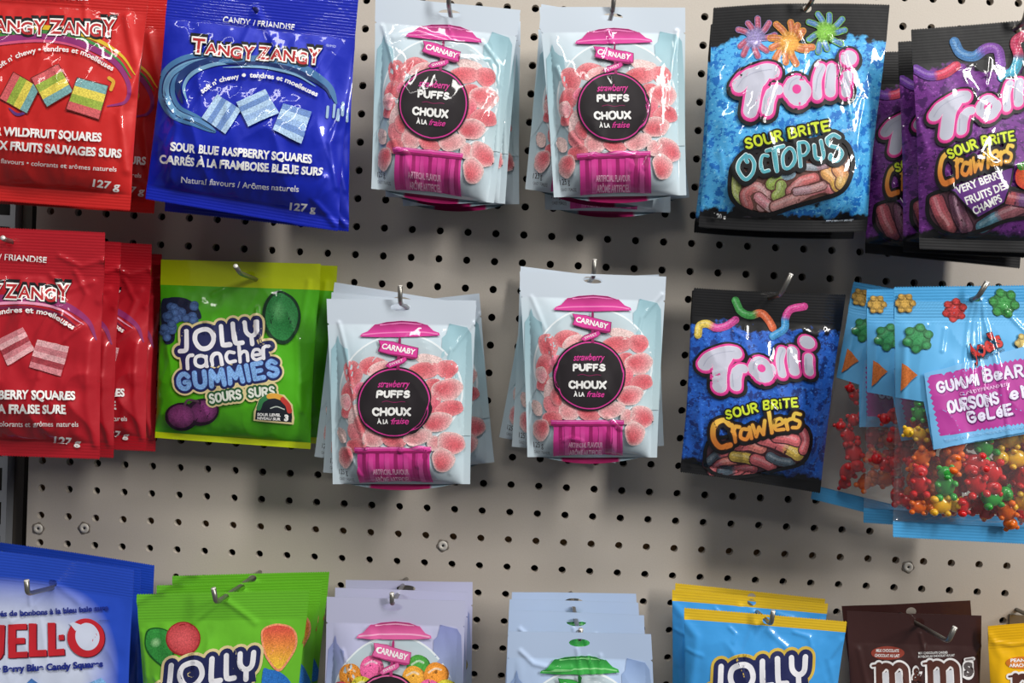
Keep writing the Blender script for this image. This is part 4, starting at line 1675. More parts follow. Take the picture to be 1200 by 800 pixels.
# --- very berry crawlers
F_cr = [([(1072, 140), (1080, 180), (1070, 210)], .9, 1.8), ([(1120, 85), (1140, 78), (1152, 90)], .9, 1.2), ([(1158, 70), (1150, 100), (1160, 115)], .9, 1.2), ([(1100, 205), (1108, 245), (1118, 268)], 1.0, 1.2), ([(1195, 40), (1180, 90)], .8, 1.6), ([(1130, 190), (1180, 200)], .8, 1.6)]
bagF = Bag([(1067, 36), (1285, 18), (1276, 298), (1077, 291)], .100, T=.016, tt=.845, tb=.05, seed=35, creases=F_cr)
rootF = bag_root(bagF, (1192, 34), 'candy_bag', 'purple and black bag of berry gummy worms, front one at the right edge', 'candy bag', 'purple berry worm candy bags')
A = Art(1000, 10, 2.665)
A.part('candy_picture', 1)
worm(A, [(315, 105), (335, 140), (375, 150), (415, 125), (450, 130), (460, 175)], 32, (70, 130, 190), (130, 70, 170))
worm(A, [(320, 180), (280, 205), (235, 210), (195, 190)], 30, (206, 60, 90), (110, 60, 160))
worm(A, [(540, 80), (505, 105), (515, 150), (500, 195), (465, 215)], 32, (206, 60, 100), (60, 160, 190))
A.part('candy_window', 0)
win = [(232, 610), (245, 580), (330, 560), (470, 560), (600, 580), (640, 640), (560, 650), (480, 660), (400, 690), (330, 706), (270, 690), (236, 655)]
A.poly(win, K_, smooth=True)
wc_ = np.mean(win, 0)
A.poly(wc_ + (np.array(win) - wc_) * np.array([.96, .92]), (84, 50, 62), smooth=True)
A.part('candy_window', 1)
for P, wd, c1, c2 in [([(260, 600), (275, 640), (300, 680)], 46, (176, 84, 96), (170, 90, 96)), ([(320, 590), (330, 640), (350, 680)], 44, (120, 76, 100), (140, 90, 110)), ([(400, 680), (450, 650), (520, 620)], 40, (84, 130, 150), (150, 90, 100)), ([(480, 590), (540, 600)], 40, (176, 84, 90), (120, 80, 130))]:
    worm(A, P, wd, c1, c2, dark=(60, 30, 44))
A.part('candy_window', 0)
A.line(win + win[:1], 12, K_)
A.affine([(190, 700), (85, 440), (590, 475)], [(1107, 165), (1092, 137), (1157.5, 127)])
trolli_logo(A)
A.affine([(65, 530), (465, 420), (320, 405)], [(1000 + 270 / 2.665, 10 + 515 / 2.665), (1000 + 495 / 2.665, 10 + 432 / 2.665), (1000 + 418 / 2.665, 10 + 420 / 2.665)])
crawlers(A)
A.frame(1000, 10, 2.665)
sour_brite(A, (300, 468), (384, 436), (402, 430), (500, 412), 27)
A.part('flavour_label')
A.poly([(300, 565), (500, 490), (492, 540), (470, 610), (385, 655)], K_)
A.poly([(306, 566), (494, 497), (486, 540), (466, 604), (386, 648)], (100, 50, 130))
A.text('VERY BERRY', [(322, 580), (470, 525)], 24, W_, .03)
A.text('FRUITS DES', [(352, 612), (482, 560)], 24, W_, .03)
A.text('CHAMPS', [(374, 642), (462, 600)], 24, W_, .03)
A.part('fruit_picture', 1)
A.ell(535, 525, 34, 40, 10, (206, 90, 40), (190, 50, 36))
A.poly([(505, 490), (530, 478), (560, 490), (540, 505), (515, 505)], (60, 130, 50))
bagF.ca = .00004
bagF.build(rootF, [purM, purM, purM])
bagF.print_art(rootF, art_st(A, bagF))
copy_thing(rootF, 'purple and black bag of berry gummy worms, second of three at the right edge', (0.003, 0.028, -0.001), 0.8)
copy_thing(rootF, 'purple and black bag of berry gummy worms, last of three at the right edge', (-.007, .058, -.004), 3.6)


# ------------------------------------------------------------------ hard-candy brand bags: lime, green, blue
limeM = foil_mat('lime_green_film', (76, 168, 22), .0, .4)
limeT = foil_mat('yellow_green_seal', (184, 200, 20), .0, .34)
grnM = foil_mat('leaf_green_film', (104, 184, 44), .0, .34)
skyM = foil_mat('sky_blue_film', (62, 152, 220), .0, .32)
yelT = foil_mat('yellow_seal', (222, 184, 40), .0, .34)
NAVY, CREAM = (30, 36, 84), (216, 200, 146)


def jolly(a, full=True, cream=CREAM):
    a.part('logo')
    jl = [([(140, 160), (142, 265), (132, 290), (98, 294)], 30, True), ([(262, 148), (206, 170), (198, 225), (235, 275), (290, 270), (322, 220), (305, 165), (262, 148)], 31, True), ([(368, 128), (378, 238), (392, 254), (432, 250)], 31, True),
          ([(450, 112), (463, 222), (478, 241), (512, 238)], 31, True), ([(528, 104), (538, 165), (572, 192), (604, 170), (606, 98)], 30, True), ([(574, 195), (580, 246)], 30, False)]
    rn = [([(150, 410), (148, 350), (160, 326), (182, 322)], 24, True), ([(236, 324), (202, 340), (202, 382), (238, 398), (270, 378), (268, 340), (236, 324)], 23, True), ([(272, 330), (275, 396)], 23, False), ([(312, 388), (308, 340), (330, 312), (362, 318), (376, 384)], 23, True),
          ([(458, 304), (420, 300), (402, 332), (420, 368), (466, 360)], 23, True), ([(490, 262), (498, 366)], 23, False), ([(495, 322), (515, 298), (542, 304), (550, 358)], 23, True), ([(582, 322), (636, 312), (622, 284), (590, 290), (580, 330), (604, 352), (640, 340)], 21, True), ([(655, 342), (650, 285), (662, 264), (690, 260)], 23, True)]
    all_ = jl + (rn if full else [])
    if full:
        gm = a.letters('GUMMIES', [(95, 548), (420, 510), (748, 452)], 98, gap=4.2)
        ss = a.letters('SOURS', [(300, 638), (502, 606)], 56, gap=3.4, jig=.6) + a.letters('SURS', [(558, 598), (722, 586)], 56, gap=3.4, jig=.6)
        lay = a.layer
        a.ribbon(gm, 92, cream)
        a.layer = lay
        a.ribbon(ss, 66, cream)
        a.layer = lay
    lay = a.layer
    for P, wd, sm in all_:
        a.layer = lay
        a.ribbon([catmull(P, 6) if sm else np.array(P, float)], wd + 84, cream)
    a.layer = lay + 1
    blk = [(110, 150), (330, 120), (600, 90), (640, 230), (690, 270), (700, 340), (700, 470), (110, 560), (120, 420), (90, 300)] if full else [(110, 150), (330, 120), (600, 90), (640, 260), (120, 300)]
    a.poly(blk, NAVY)
    lay = a.layer
    if full:
        a.ribbon(gm, 66, NAVY)
        a.layer = lay
    for P, wd, sm in all_:
        a.layer = lay
        a.ribbon([catmull(P, 6) if sm else np.array(P, float)], wd + 52, NAVY)
    a.layer = lay + 1
    if full:
        a.ribbon(ss, 40, (40, 90, 50))
        a.ribbon(ss, 14, (226, 232, 220))
        a.ribbon(gm, 36, (60, 90, 170))
        a.part('logo', 1)
        a.ribbon(gm, 30, (126, 172, 228))
        a.part('logo', 0)
    a.strokes(all_, [(0, (228, 228, 234), (0, 0))])


H_cr = [([(303, 362), (306, 385), (312, 400)], 1.2, 1.5), ([(330, 345), (318, 392), (330, 420)], 1.0, 2), ([(362, 330), (352, 400), (356, 480)], 1.0, 2.4), ([(283, 328), (250, 345)], .8, 2.2)]
bagH = Bag([(189, 304), (376, 309), (364, 526), (181, 513)], .040, T=.014, tt=.86, tb=.035, seed=41, creases=H_cr, crimp=False, zig=0)
rootH = bag_root(bagH, (294, 322), 'candy_bag', 'lime green bag of sour gummies with yellow seal, front one in the middle row shade', 'candy bag', 'lime green sour gummy bags')
A = Art(170, 290, 3.2)
A.part('fruit_picture', 1)
A.poly([(62, 210), (90, 188), (150, 190), (195, 220), (212, 262), (190, 270), (120, 280), (110, 350), (70, 350)], (24, 34, 60), smooth=True)
A.inc = .4
for i in range(26):
    rs = random.Random(i)
    A.ell(70 + rs.random() * 120, 205 + rs.random() * 60 + 10, 17, 15, 0, (84, 120, 176), (52, 78, 126), n=14)
for i in range(10):
    rs = random.Random(i + 70)
    A.ell(70 + rs.random() * 40, 280 + rs.random() * 60, 16, 15, 0, (84, 120, 176), (52, 78, 126), n=14)
A.inc = 1.0
A.part('fruit_picture', 1, new=True)
A.poly([(500, 162), (560, 190), (585, 250), (570, 320), (528, 362), (470, 340), (442, 270), (455, 200)], (16, 52, 30), smooth=True)
A.poly([(502, 172), (552, 198), (575, 252), (560, 312), (526, 348), (478, 330), (453, 270), (464, 208)], (40, 124, 62), smooth=True)
A.ell(500, 240, 32, 46, -15, (84, 160, 96), (40, 124, 62))
A.part('fruit_picture', 1, new=True)
A.ell(140, 632, 62, 52, 0, (40, 18, 40))
A.ell(215, 615, 66, 50, -12, (40, 18, 40))
A.ell(222, 612, 52, 40, -15, (140, 60, 124), (92, 40, 84))
A.ell(138, 630, 50, 43, 0, (150, 66, 130), (96, 42, 86))
A.line([(150, 590), (165, 570), (200, 575)], 8, (90, 60, 80))
A.frame(195, 360, 5.714)
jolly(A)
A.part('sour_gauge')
A.poly([(585, 752), (590, 690), (622, 610), (700, 570), (790, 585), (845, 650), (855, 740), (850, 780)], CREAM, smooth=False)
A.poly([(597, 744), (602, 690), (632, 618), (702, 582), (784, 596), (834, 655), (842, 735), (838, 766)], (24, 30, 40))
for P, c in (([(622, 670), (640, 625), (680, 598)], (50, 120, 70)), ([(690, 595), (730, 592), (770, 605)], (216, 160, 60)), ([(780, 615), (812, 650), (824, 690)], (190, 60, 50))):
    A.line(P, 34, c)
A.line([(700, 672), (740, 662), (790, 680)], 7, (190, 200, 190))
A.text('SOUR LEVEL', [(612, 718), (766, 726)], 18, W_, .05)
A.text('NIVEAU SUR', [(612, 742), (766, 752)], 18, W_, .05)
A.text('3', [(788, 752), (816, 754)], 38, W_, .07)
bagH.build(rootH, [limeM, limeT, limeT])
bagH.print_art(rootH, art_st(A, bagH))
copy_thing(rootH, 'lime green bag of sour gummies with yellow seal, behind its twin, right edge showing', (0.0085, 0.026, 0.001), 0.8)

N_cr = [([(262, 702), (228, 728)], 1.2, 2.2), ([(266, 704), (300, 728)], 1.2, 2.2), ([(160, 705), (180, 694), (190, 694)], 1.4, 3), ([(185, 790), (195, 800)], 1.0, 1.5), ([(166, 740), (172, 790)], 1.0, 2)]
bagN = Bag([(160, 697), (363, 692), (340, 925), (172, 930)], .090, T=.016, tt=.865, tb=.05, seed=43, creases=N_cr, wrinkle=1.2)
rootN = bag_root(bagN, (263, 700), 'candy_bag', 'leaf green bag of hard candies, frontmost, bottom row', 'candy bag', 'leaf green hard candy bags')
A = Art(150, 650, 5.0)
A.part('candy_picture', 1)
A.poly([(98, 520), (110, 445), (160, 424), (230, 440), (262, 490), (270, 570), (262, 690), (180, 640), (120, 580)], (24, 90, 30), smooth=True)
A.poly([(106, 518), (118, 452), (162, 432), (226, 446), (256, 492), (262, 570), (255, 670), (180, 628), (126, 572)], (52, 146, 62), smooth=True)
A.ell(165, 512, 36, 30, -20, (150, 200, 140), (60, 150, 70))
A.part('candy_picture', 1, new=True)
A.ell(325, 490, 102, 100, 0, (150, 36, 36), n=30)
A.ell(325, 488, 94, 92, 0, (204, 84, 88), (180, 60, 64), n=30)
A.part('candy_picture', 1, new=True)
A.poly([(780, 470), (800, 425), (870, 402), (950, 415), (990, 465), (985, 545), (930, 640), (890, 680), (850, 660), (800, 580)], (236, 150, 110), smooth=True)
A.poly([(790, 470), (808, 433), (870, 412), (944, 424), (978, 466), (974, 542), (924, 628), (888, 664), (856, 648), (810, 574)], (218, 80, 70), smooth=True, c2=(240, 206, 60))
A.part('candy_picture', 1, new=True)
A.poly([(790, 680), (830, 670), (900, 690), (960, 760), (990, 900), (800, 900)], (40, 110, 190), smooth=True)
A.part('candy_picture', 1, new=True)
A.poly([(1055, 400), (1040, 440), (1020, 520), (1050, 500)], (170, 90, 60))
A.affine([(262, 210), (605, 95), (140, 155)], [(225, 789), (297.6, 763.5), (201.6, 778)])
jolly(A, False)
bagN.build(rootN, [grnM, grnM, grnM])
bagN.print_art(rootN, art_st(A, bagN))
copy_thing(rootN, 'leaf green bag of hard candies, second of three, bottom row', (0.003, 0.03, -0.002), -0.5)
copy_thing(rootN, 'leaf green bag of hard candies, last of three against the pegboard, bottom row', (0.001, 0.066, -0.006), -0.2)

Q_cr = [([(885, 732), (868, 762)], 1.4, 2.4), ([(900, 738), (920, 756)], 1.2, 2.2), ([(855, 735), (862, 742), (858, 750)], 1.0, 1.4), ([(802, 728), (815, 745), (808, 800)], 1.4, 3), ([(985, 750), (970, 770), (978, 800)], 1.4, 2.4), ([(930, 740), (948, 745), (950, 756)], .9, 1.4), ([(805, 760), (820, 765)], .9, 1.6)]
bagQ = Bag([(802, 713), (992, 728.5), (966, 945), (800, 940)], .075, T=.016, tt=.945, tb=.04, seed=45, creases=Q_cr, wrinkle=1.2)
rootQ = bag_root(bagQ, (899, 727), 'candy_bag', 'sky blue bag of hard candies with yellow top seal, front one, bottom row', 'candy bag', 'sky blue hard candy bags')
A = Art(770, 670, 5.217)
A.part('logo')
A.affine([(262, 210), (605, 95), (140, 155)], [(869.7, 792.5), (943.5, 768.7), (845, 779.5)])
jolly(A, False, cream=(206, 176, 70))
A.part('logo')
bagQ.build(rootQ, [skyM, yelT, skyM])
bagQ.print_art(rootQ, art_st(A, bagQ))
copy_thing(rootQ, 'sky blue bag of hard candies with yellow top seal, second of three, bottom row', (-0.005, 0.028, 0.005), 0.3)
copy_thing(rootQ, 'sky blue bag of hard candies with yellow top seal, last of three, bottom row', (0.003, 0.055, 0.001), 1.2)


# ------------------------------------------------------------------ blue gelatine-candy bag
jelM = jello_mat()
M_cr = [([(62, 690), (38, 712), (20, 725)], 1.0, 2), ([(66, 686), (95, 705)], .9, 2.4), ([(35, 692), (38, 706)], .8, 1.5)]
bagM = Bag([(-85, 636), (157, 668), (150, 945), (-95, 930)], .090, T=.016, tt=.88, tb=.05, seed=51, creases=M_cr, bow=.004, wrinkle=.8)
rootM = bag_root(bagM, (62, 683), 'candy_bag', 'blue bag of berry gelatine candy squares, front one, bottom left corner', 'candy bag', 'blue berry gelatine candy bags')
A = Art(0, 630, 4.705)
A.part('logo')
RED, RSH = (196, 34, 46), (90, 20, 50)
blocks = [[(35, 480), (75, 478), (20, 478)], ]


def bar(p0, p1, wd, c, off=(0, 0)):
    p0, p1 = np.array(p0, float) + off, np.array(p1, float) + off
    d = (p1 - p0) / np.linalg.norm(p1 - p0)
    n = np.array([-d[1], d[0]]) * wd / 2
    A.poly([p0 + n, p1 + n, p1 - n, p0 - n], c)


for off, c in (((4, 5), RSH), ((0, 0), RED)):
    bar((12, 478), (6, 640), 38, c, off)
    A.line([(6 + off[0], 620 + off[1]), (-4 + off[0], 650 + off[1]), (-40 + off[0], 660 + off[1]), (-70 + off[0], 640 + off[1])], 36, c)
    for y0, y1, x1 in ((490, 488, 150), (568, 565, 140), (644, 640, 156)):
        bar((50, y0), (x1, y1), 32, c, off)
    bar((70, 478), (70, 660), 42, c, off)
    bar((184, 470), (184, 652), 42, c, off)
    bar((164, 636), (260, 632), 36, c, off)
    bar((288, 466), (290, 648), 42, c, off)
    bar((270, 632), (360, 626), 36, c, off)
    A.poly([(328 + off[0], 534 + off[1]), (356 + off[0], 530 + off[1]), (358 + off[0], 560 + off[1]), (330 + off[0], 562 + off[1])], c)
    A.ell(478 + off[0], 548 + off[1], 102, 106, -8, c, n=44)
A.ell(486, 542, 66, 76, -12, (206, 214, 234), n=40)
A.poly([(388, 470), (410, 462), (470, 484), (440, 500), (420, 510)], (206, 214, 234))
A.part('printed_lettering')
A.text('Carrés de bonbons à la bleu baie sure', [(-78, 436), (300, 418), (604, 396)], 31, (24, 40, 130), .04)
A.text('Sour Berry Blue Candy Squares', [(-92, 742), (300, 724), (572, 706)], 36, (24, 40, 130), .05)
A.text('TM/MC', [(552, 460), (612, 456)], 9, (60, 70, 130))
A.part('candy_picture', 1)
A.poly([(150, 800), (180, 770), (220, 800), (240, 900), (140, 900)], (70, 120, 190))
A.part('candy_picture', 1, new=True)
A.poly([(460, 810), (560, 768), (585, 790), (580, 900), (460, 900)], (120, 170, 220))
bagM.build(rootM, [jelM, jelM, jelM])
bagM.print_art(rootM, art_st(A, bagM))
copy_thing(rootM, 'blue bag of berry gelatine candy squares, second of three, bottom left', (-0.007, 0.028, -0.009), -0.6)
copy_thing(rootM, 'blue bag of berry gelatine candy squares, last of three, bottom left, corner sticking out', (-0.009, 0.058, -0.014), 0.8)


# ------------------------------------------------------------------ chocolate pouches: brown and yellow
brnM = foil_mat('chocolate_brown_film', (62, 34, 32), .0, .42)
ylwM = foil_mat('warm_yellow_film', (240, 184, 10), .0, .32)


def mm(a, dx=0, dy=0):
    """two slab-serif lower case letters with the small sign between"""
    def em(x, y):
        return [([(x, y + 6), (x + 45, y)], 16, False), ([(x + 46, y + 2), (x + 52, y + 230)], 46, False), ([(x + 55, y + 40), (x + 90, y + 6), (x + 130, y + 20), (x + 142, y + 70), (x + 146, y + 230)], 44, True), ([(x + 150, y + 40), (x + 190, y + 2), (x + 232, y + 22), (x + 244, y + 70), (x + 250, y + 230)], 44, True)]
    L = em(78 + dx, 212 + dy) + em(455 + dx, 196 + dy)
    a.strokes(L, [(30, (238, 236, 236), (0, 0))])
    for x in (78, 455):
        y = 212 if x == 78 else 196
        a.poly([(x + 76 + dx, y + 60 + dy), (x + 116 + dx, y + 50 + dy), (x + 124 + dx, y + 240 + dy), (x + 78 + dx, y + 240 + dy)], (206, 208, 214))
        a.poly([(x + 172 + dx, y + 60 + dy), (x + 212 + dx, y + 50 + dy), (x + 224 + dx, y + 240 + dy), (x + 176 + dx, y + 240 + dy)], (206, 208, 214))
    a.strokes(L, [(0, (84, 44, 34), (0, 0))])


R_cr = [([(1078, 742), (1082, 760), (1074, 778), (1076, 800)], 1.1, 1.2), ([(1084, 755), (1080, 770), (1081, 800)], .9, 1.2), ([(1148, 756), (1140, 768)], .9, 1.4), ([(1070, 735), (1040, 760)], .7, 2.5), ([(1005, 760), (1012, 800)], 1.0, 2)]
bagR = Bag([(993, 716), (1150, 721), (1147, 950), (996, 948)], .052, T=.014, tt=.845, tb=.05, seed=61, creases=R_cr, crimp=False, zig=0, wrinkle=.8)
rootR = bag_root(bagR, (1077, 729), 'candy_bag', 'dark brown bag of milk chocolate candies, front one, bottom row', 'candy bag', 'dark brown chocolate candy bags', hole_r=(.0045, .0038))
A = Art(1010, 745, 6.316)
A.part('flavour_label')
A.ell(190, 125, 124, 50, 0, (150, 60, 44), n=32)
A.text('MILK CHOCOLATE', [(104, 116), (272, 118)], 22, W_, .03)
A.text('CHOCOLAT AU LAIT', [(94, 152), (276, 156)], 22, W_, .03)
A.part('printed_lettering')
A.text('MILK CHOCOLATE CANDIES', [(416, 134), (632, 128)], 17, W_, .02)
A.text('BONBONS AU CHOCOLAT AU LAIT', [(416, 160), (684, 148)], 17, W_, .02)
A.part('logo')
mm(A)
for bold, c in ((.16, (238, 236, 236)), (.03, (84, 44, 34))):
    A.text('&', [(372 - bold * 60, 330), (444 + bold * 60, 330)], 100, c, bold=bold)
for bold, c in ((.14, (238, 236, 236)), (.035, (92, 84, 84))):
    A.text('s', [(752 - bold * 80, 292), (816 + bold * 80, 290)], 150, c, bold=bold)
A.line([(762, 172), (820, 164)], 26, (238, 236, 236))
A.line([(766, 172), (816, 166)], 14, (120, 110, 110))
bagR.build(rootR, [brnM, brnM, brnM])
bagR.print_art(rootR, art_st(A, bagR))
copy_thing(rootR, 'dark brown bag of milk chocolate candies, behind its twin, right corner raised', (0.009, 0.032, -0.002), -4.6)

S_cr = [([(1165, 752), (1185, 756), (1200, 754)], 1.2, 2), ([(1160, 745), (1172, 770), (1168, 800)], 1.2, 3)]
bagS = Bag([(1157, 733), (1330, 727), (1336, 960), (1166, 960)], .060, T=.016, tt=.88, tb=.05, seed=63, creases=S_cr, bow=.012, zig=0)
rootS = bag_root(bagS, (1243, 738), 'candy_bag', 'yellow bag of peanut chocolate candies at the bottom right corner', 'candy bag')
A = Art(980, 680, 5.4545)
A.part('flavour_label')
A.ell(1185, 525, 104, 40, 0, (210, 120, 30), n=32)
A.text('PEANUT', [(1112, 520), (1260, 518)], 22, W_, .03)
A.text('ARACHIDES', [(1104, 552), (1270, 550)], 22, W_, .03)
A.part('logo')
A.frame(1010, 745, 6.316)
mm(A, 1010, 80)
bagS.build(rootS, [ylwM, ylwM, ylwM])
bagS.print_art(rootS, art_st(A, bagS))


# ------------------------------------------------------------------ clear gummy bear bags
gumB = foil_mat('blue_printed_film', (74, 160, 216), .0, .3)
clearM = clear_film('clear_film', haze=.05)
L_cr = [([(1140, 352), (1118, 440), (1115, 470)], 1.0, 1.1), ([(1144, 352), (1128, 440), (1122, 480)], 1.0, 1.1), ([(1146, 352), (1140, 420), (1142, 470)], 1.0, 1.1), ([(1150, 352), (1160, 440), (1166, 520), (1168, 540)], 1.1, 1.2), ([(1105, 385), (1098, 410)], 1.0, 1.3), ([(1175, 360), (1200, 390)], 1.0, 1.3),
        ([(1060, 590), (1075, 600), (1080, 612)], 1.0, 1.3), ([(1058, 400), (1052, 480), (1050, 560)], 1.2, 2), ([(1085, 380), (1060, 400)], .9, 1.4)]


def gummy_bag(depth):
    b = Bag([(1048, 337), (1282, 334), (1270, 640), (1046, 628)], depth, T=.022, tt=.875, tb=.062, seed=71, creases=L_cr, es=.24, back=.85, wrinkle=1.0, rb=.2, rt=.95)
    root = bag_root(b, (1145, 352), 'candy_bag', 'clear and blue bag of gummy bears, front one at the right edge', 'candy bag', 'clear gummy bear bags')
    T0 = b.inv(np.array([(1060, 460)], float))[0][1]
    i = int(np.argmin(np.abs(b.rows()[0] - T0)))
    b.build(root, [(clearM), gumB, gumB], ('clear_film', 'top_seal', 'bottom_seal'))
    return b, root


bagL, rootL = gummy_bag(.118)
A = Art(940, 320, 2.423)
A.part('printed_blue_panel')
A.poly([(258, 80), (850, 80), (850, 420), (372, 500), (345, 365)], (92, 172, 224), edge=2.4)
A.poly([(240, 80), (258, 80), (345, 365), (240, 348)], (92, 172, 224), edge=2.4)
A.part('candy_picture', 1)


def flat_bear(cx, cy, r, c, an):
    d = np.array(c, float) * .62
    A.part('candy_picture', 1, new=True)
    A.ell(cx, cy, r * 1.05, r * 1.0, an, c, d, n=20)
    for q in range(6):
        a_ = math.radians(an + 30 + q * 60)
        A.ell(cx + math.cos(a_) * r * .9, cy + math.sin(a_) * r * .9, r * .42, r * .36, an, c, d, n=14)


flat_bear(432, 105, 28, (206, 60, 60), 10)
flat_bear(572, 85, 34, (70, 160, 80), 40)
flat_bear(328, 185, 34, (60, 150, 90), 10)
flat_bear(290, 85, 24, (214, 170, 80), 30)
A.part('candy_picture', 1, new=True)
A.poly([(285, 255), (328, 290), (310, 305), (282, 335)], (200, 110, 50))
flat_bear(630, 200, 24, (214, 190, 110), 30)
A.part('printed_label')
A.poly([(345, 285), (850, 150), (850, 420), (640, 448), (372, 500)], (112, 178, 226), edge=2.4)
A.frame(1080, 380, 5.0)
zz_ = []
top, bot = [(20, 305), (640, 185)], [(95, 655), (640, 580)]
n = 44
for k in range(n):
    u = k / (n - 1)
    zz_.append((top[0][0] * (1 - u) + top[1][0] * u, top[0][1] * (1 - u) + top[1][1] * u + (14 if k % 2 else 0)))
for k in range(n):
    u = 1 - k / (n - 1)
    zz_.append((bot[0][0] * (1 - u) + bot[1][0] * u, bot[0][1] * (1 - u) + bot[1][1] * u - (12 if k % 2 else 0)))
for k in range(1, 22):
    u = 1 - k / 22
    zz_.append((20 * (1 - u) + 95 * u + (14 if k % 2 else 0), 305 * (1 - u) + 655 * u))
A.poly(zz_, (176, 56, 150))
A.part('printed_lettering')
lav = (226, 222, 244)
for wd, p, h in (('GUMMI', ((92, 402), (325, 352)), 58), ('BeARS', ((362, 336), (640, 296)), 66), ('OURSONS', ((152, 520), (440, 460)), 64), ('eN', ((515, 440), (640, 420)), 62), ('GeLeE', ((268, 576), (522, 524)), 60)):
    A.word(wd, p, h, [(21, (110, 30, 110), (3, 4)), (15, lav, (0, 0))], gap=3.6, jig=.5)
A.line([(440, 492), (456, 480)], 9, lav)
A.text('CANDY/FRIANDISE', [(222, 418), (496, 360)], 20, (230, 180, 226), .02)
A.text("Joe's", [(288, 220), (474, 122)], 100, (30, 24, 30), .06, shear=.1)
A.text("Joe's", [(292, 214), (470, 120)], 94, (196, 44, 40), .035, shear=.1)
A.text('Tasty Travels', [(330, 218), (478, 158)], 20, (40, 60, 80), .01, shear=.3)
A.text('SERVING SUGGESTION • PRÉSENTATION SUGGÉRÉE', [(130, 684), (620, 600)], 16, (150, 200, 236), .0)
bagL.print_art(rootL, art_st(A, bagL), base=.0004)

# gummy bears in the bag
GC = {'red': gummy_mat('red_gummy', (206, 30, 34)), 'orange': gummy_mat('orange_gummy', (238, 110, 24)), 'yellow': gummy_mat('yellow_gummy', (236, 180, 40)), 'green': gummy_mat('green_gummy', (50, 160, 60)), 'dark green': gummy_mat('dark_green_gummy', (44, 84, 60))}


def bear_mesh(name, mat):
    bm = bmesh.new()

    def el(c, r, sub=2):
        M = Matrix.Translation(c) @ Matrix.Diagonal((*r, 1))
        bmesh.ops.create_icosphere(bm, subdivisions=sub, radius=1, matrix=M)
    el((0, 0, 0), (.0052, .0042, .0064), 3)
    el((0, -.0004, .0084), (.0042, .0038, .0040), 3)
    el((0, -.0040, .0078), (.0018, .0016, .0015))
    for sx in (-1, 1):
        el((sx * .0032, 0, .0118), (.0016, .0012, .0016))
        el((sx * .0044, -.0026, .0026), (.0017, .0026, .0017))
        el((sx * .0036, -.0030, -.0056), (.0021, .0030, .0022))
    bm.verts.index_update()
    V = [tuple(v.co) for v in bm.verts]
    F = [tuple(v.index for v in f.verts) for f in bm.faces]
    bm.free()
    me = bpy.data.meshes.new(name)
    me.from_pydata(V, [], F)
    me.materials.append(mat)
    me.polygons.foreach_set('use_smooth', np.ones(len(me.polygons), bool))
    return me


BM = {k: bear_mesh('gummy_bear', m) for k, m in GC.items()}


def pour(bag, n, gap, cols, seed, label, group, slim=(0, 1), trange=(.085, .50), layer=0, xf=None, size=1.35):
    """gummy bears lying between the two films of one bag, kept apart from one another"""
    rs = random.Random(seed)
    spots, tries = [], 0
    while len(spots) < n and tries < 9000:
        tries += 1
        s_, t_ = rs.uniform(slim[0] + .10, slim[1] - .03), rs.uniform(*trange)
        if any(math.hypot((s_ - a) * bag.w, (t_ - b) * bag.h) < gap for a, b in spots):
            continue
        spots.append((s_, t_))
    for i, (s_, t_) in enumerate(spots):
        S, T = np.array([s_]), np.array([t_])
        f, b = bag.surf(S, T, 1)[0], bag.surf(S, T, -1)[0]
        th = b[1] - f[1]
        sc = size * min(1.0, max(.35, th / .034))
        p = f.copy()
        p[0] = (f[0] + b[0]) / 2
        p[1] = f[1] + .0074 * sc if layer == 0 else max(b[1] - .0074 * sc, f[1] + .022)
        k = rs.choice(cols)
        o = bpy.data.objects.new('gummy_bear', BM[k])
        COL.objects.link(o)
        o.location = Vector(p) if xf is None else xf @ Vector(p)
        o.rotation_euler = (rs.uniform(-.4, .4), rs.uniform(0, 6.28), rs.uniform(-.5, .5))
        o.scale = (sc, sc * .9, sc)
        o['label'] = label.replace('COLOUR', k)
        o['category'] = 'gummy bear'
        o['group'] = group.replace('COLOUR', k)


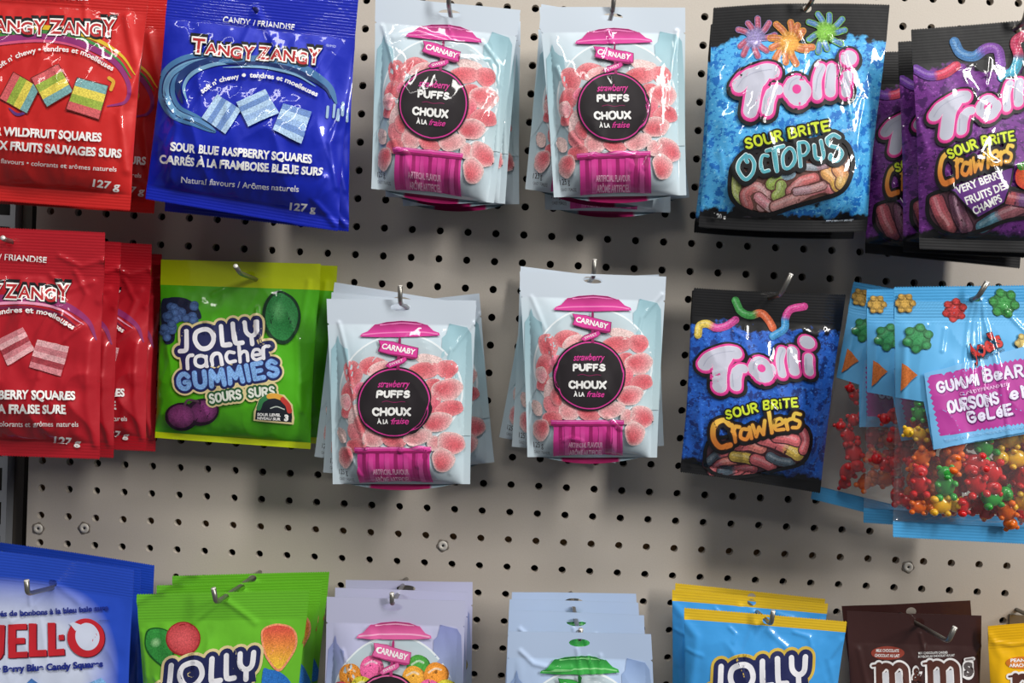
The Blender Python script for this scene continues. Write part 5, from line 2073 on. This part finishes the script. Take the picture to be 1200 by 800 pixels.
GUM = ['red'] * 6 + ['orange'] * 3 + ['yellow'] * 3 + ['green'] * 2 + ['dark green']
pour(bagL, 90, .0150, GUM, 5, 'COLOUR gummy bear inside the front clear bag at the right edge', 'COLOUR gummy bears in the front bag', slim=(0, .74), trange=(.13, .56))
pour(bagL, 100, .0130, ['red'] * 4 + ['orange'], 8, 'COLOUR gummy bear deep inside the front clear bag at the right edge', 'COLOUR gummy bears at the back of the front bag', slim=(0, .74), trange=(.125, .50), layer=1)
r2 = copy_thing(rootL, 'clear and blue bag of gummy bears, second of three at the right edge', (-.002, .044, -.001), .6)
r3 = copy_thing(rootL, 'clear and blue bag of gummy bears, last of three, nearest the royal blue bag', (.0, .082, -.004), 11.0)
bpy.context.view_layer.update()
for rr, nm, sd in ((r2, 'second', 21), (r3, 'last', 22)):
    X = Matrix.Translation(rr.location) @ rr.rotation_euler.to_matrix().to_4x4() @ Matrix.Translation(-rootL.location)
    pour(bagL, 40, .0150, ['red'] * 5 + ['orange', 'dark green', 'red'], sd, 'COLOUR gummy bear inside the %s clear bag at the right edge' % nm, 'COLOUR gummy bears in the %s clear bag' % nm, slim=(0, .42), trange=(.115, .50), xf=X)


# ------------------------------------------------------------------ hooks, each through its own stack
hook((298, 10), .075, .012, .012, 75, 'grey wire hook holding the blue raspberry bags, top row')
hook((52, -22), .112, .02, .012, 75, 'grey wire hook holding the red wildfruit bags')
hook((12, 284), .124, .006, .003, 20, 'grey wire hook end poking out of the crimson strawberry bag')
hook((527, 14), .074, .012, .016, 78, 'curved wire hook holding the puff pouches beside the blue bag, top row')
hook((717, 17), .070, .008, .018, 80, 'wire hook holding the puff pouches beside the octopus bag, top row')
hook((946, 9), .072, .012, .012, 70, 'grey wire hook holding the octopus bags')
hook((1192, 33), .100, .008, .012, 70, 'grey wire hook holding the purple worm bags')
hook((300, 325), .040, .040, .012, 25, 'grey wire hook reaching out over the lime green bag')
hook((470, 357), .072, .006, .014, 75, 'short wire hook in the pouch beside the lime green bag')
hook((694, 327), .062, .010, .014, 75, 'wire hook in the pouch at the centre of the middle row')
hook((903, 348), .055, .026, .018, 62, 'wire hook sticking up from the royal blue bag', lean=.25)
hook((1138, 352), .118, .008, .013, 68, 'wire hook holding the gummy bear bags', lean=.3)
hook((62, 681), .090, .034, .011, 80, 'long wire hook over the blue gelatine candy bag', slope=.2)
hook((264, 698), .090, .020, .012, 80, 'wire hook over the leaf green bag, bottom row', lean=-.15, slope=.1)
hook((460, 708), .085, .004, .010, 75, 'wire hook in the lavender pouch, bottom row', slope=.1)
hook((679, 750), .105, .004, .010, 75, 'wire hook in the ice blue pouch, bottom row', slope=.0)
hook((899, 728), .075, .010, .012, 75, 'wire hook over the sky blue bag with yellow seal', slope=.1)
hook((1076, 727), .052, .048, .013, 75, 'long wire hook over the dark brown bag', lean=.2, slope=.1)
hook((1243, 738), .060, .02, .012, 75, 'wire hook holding the yellow peanut bag')
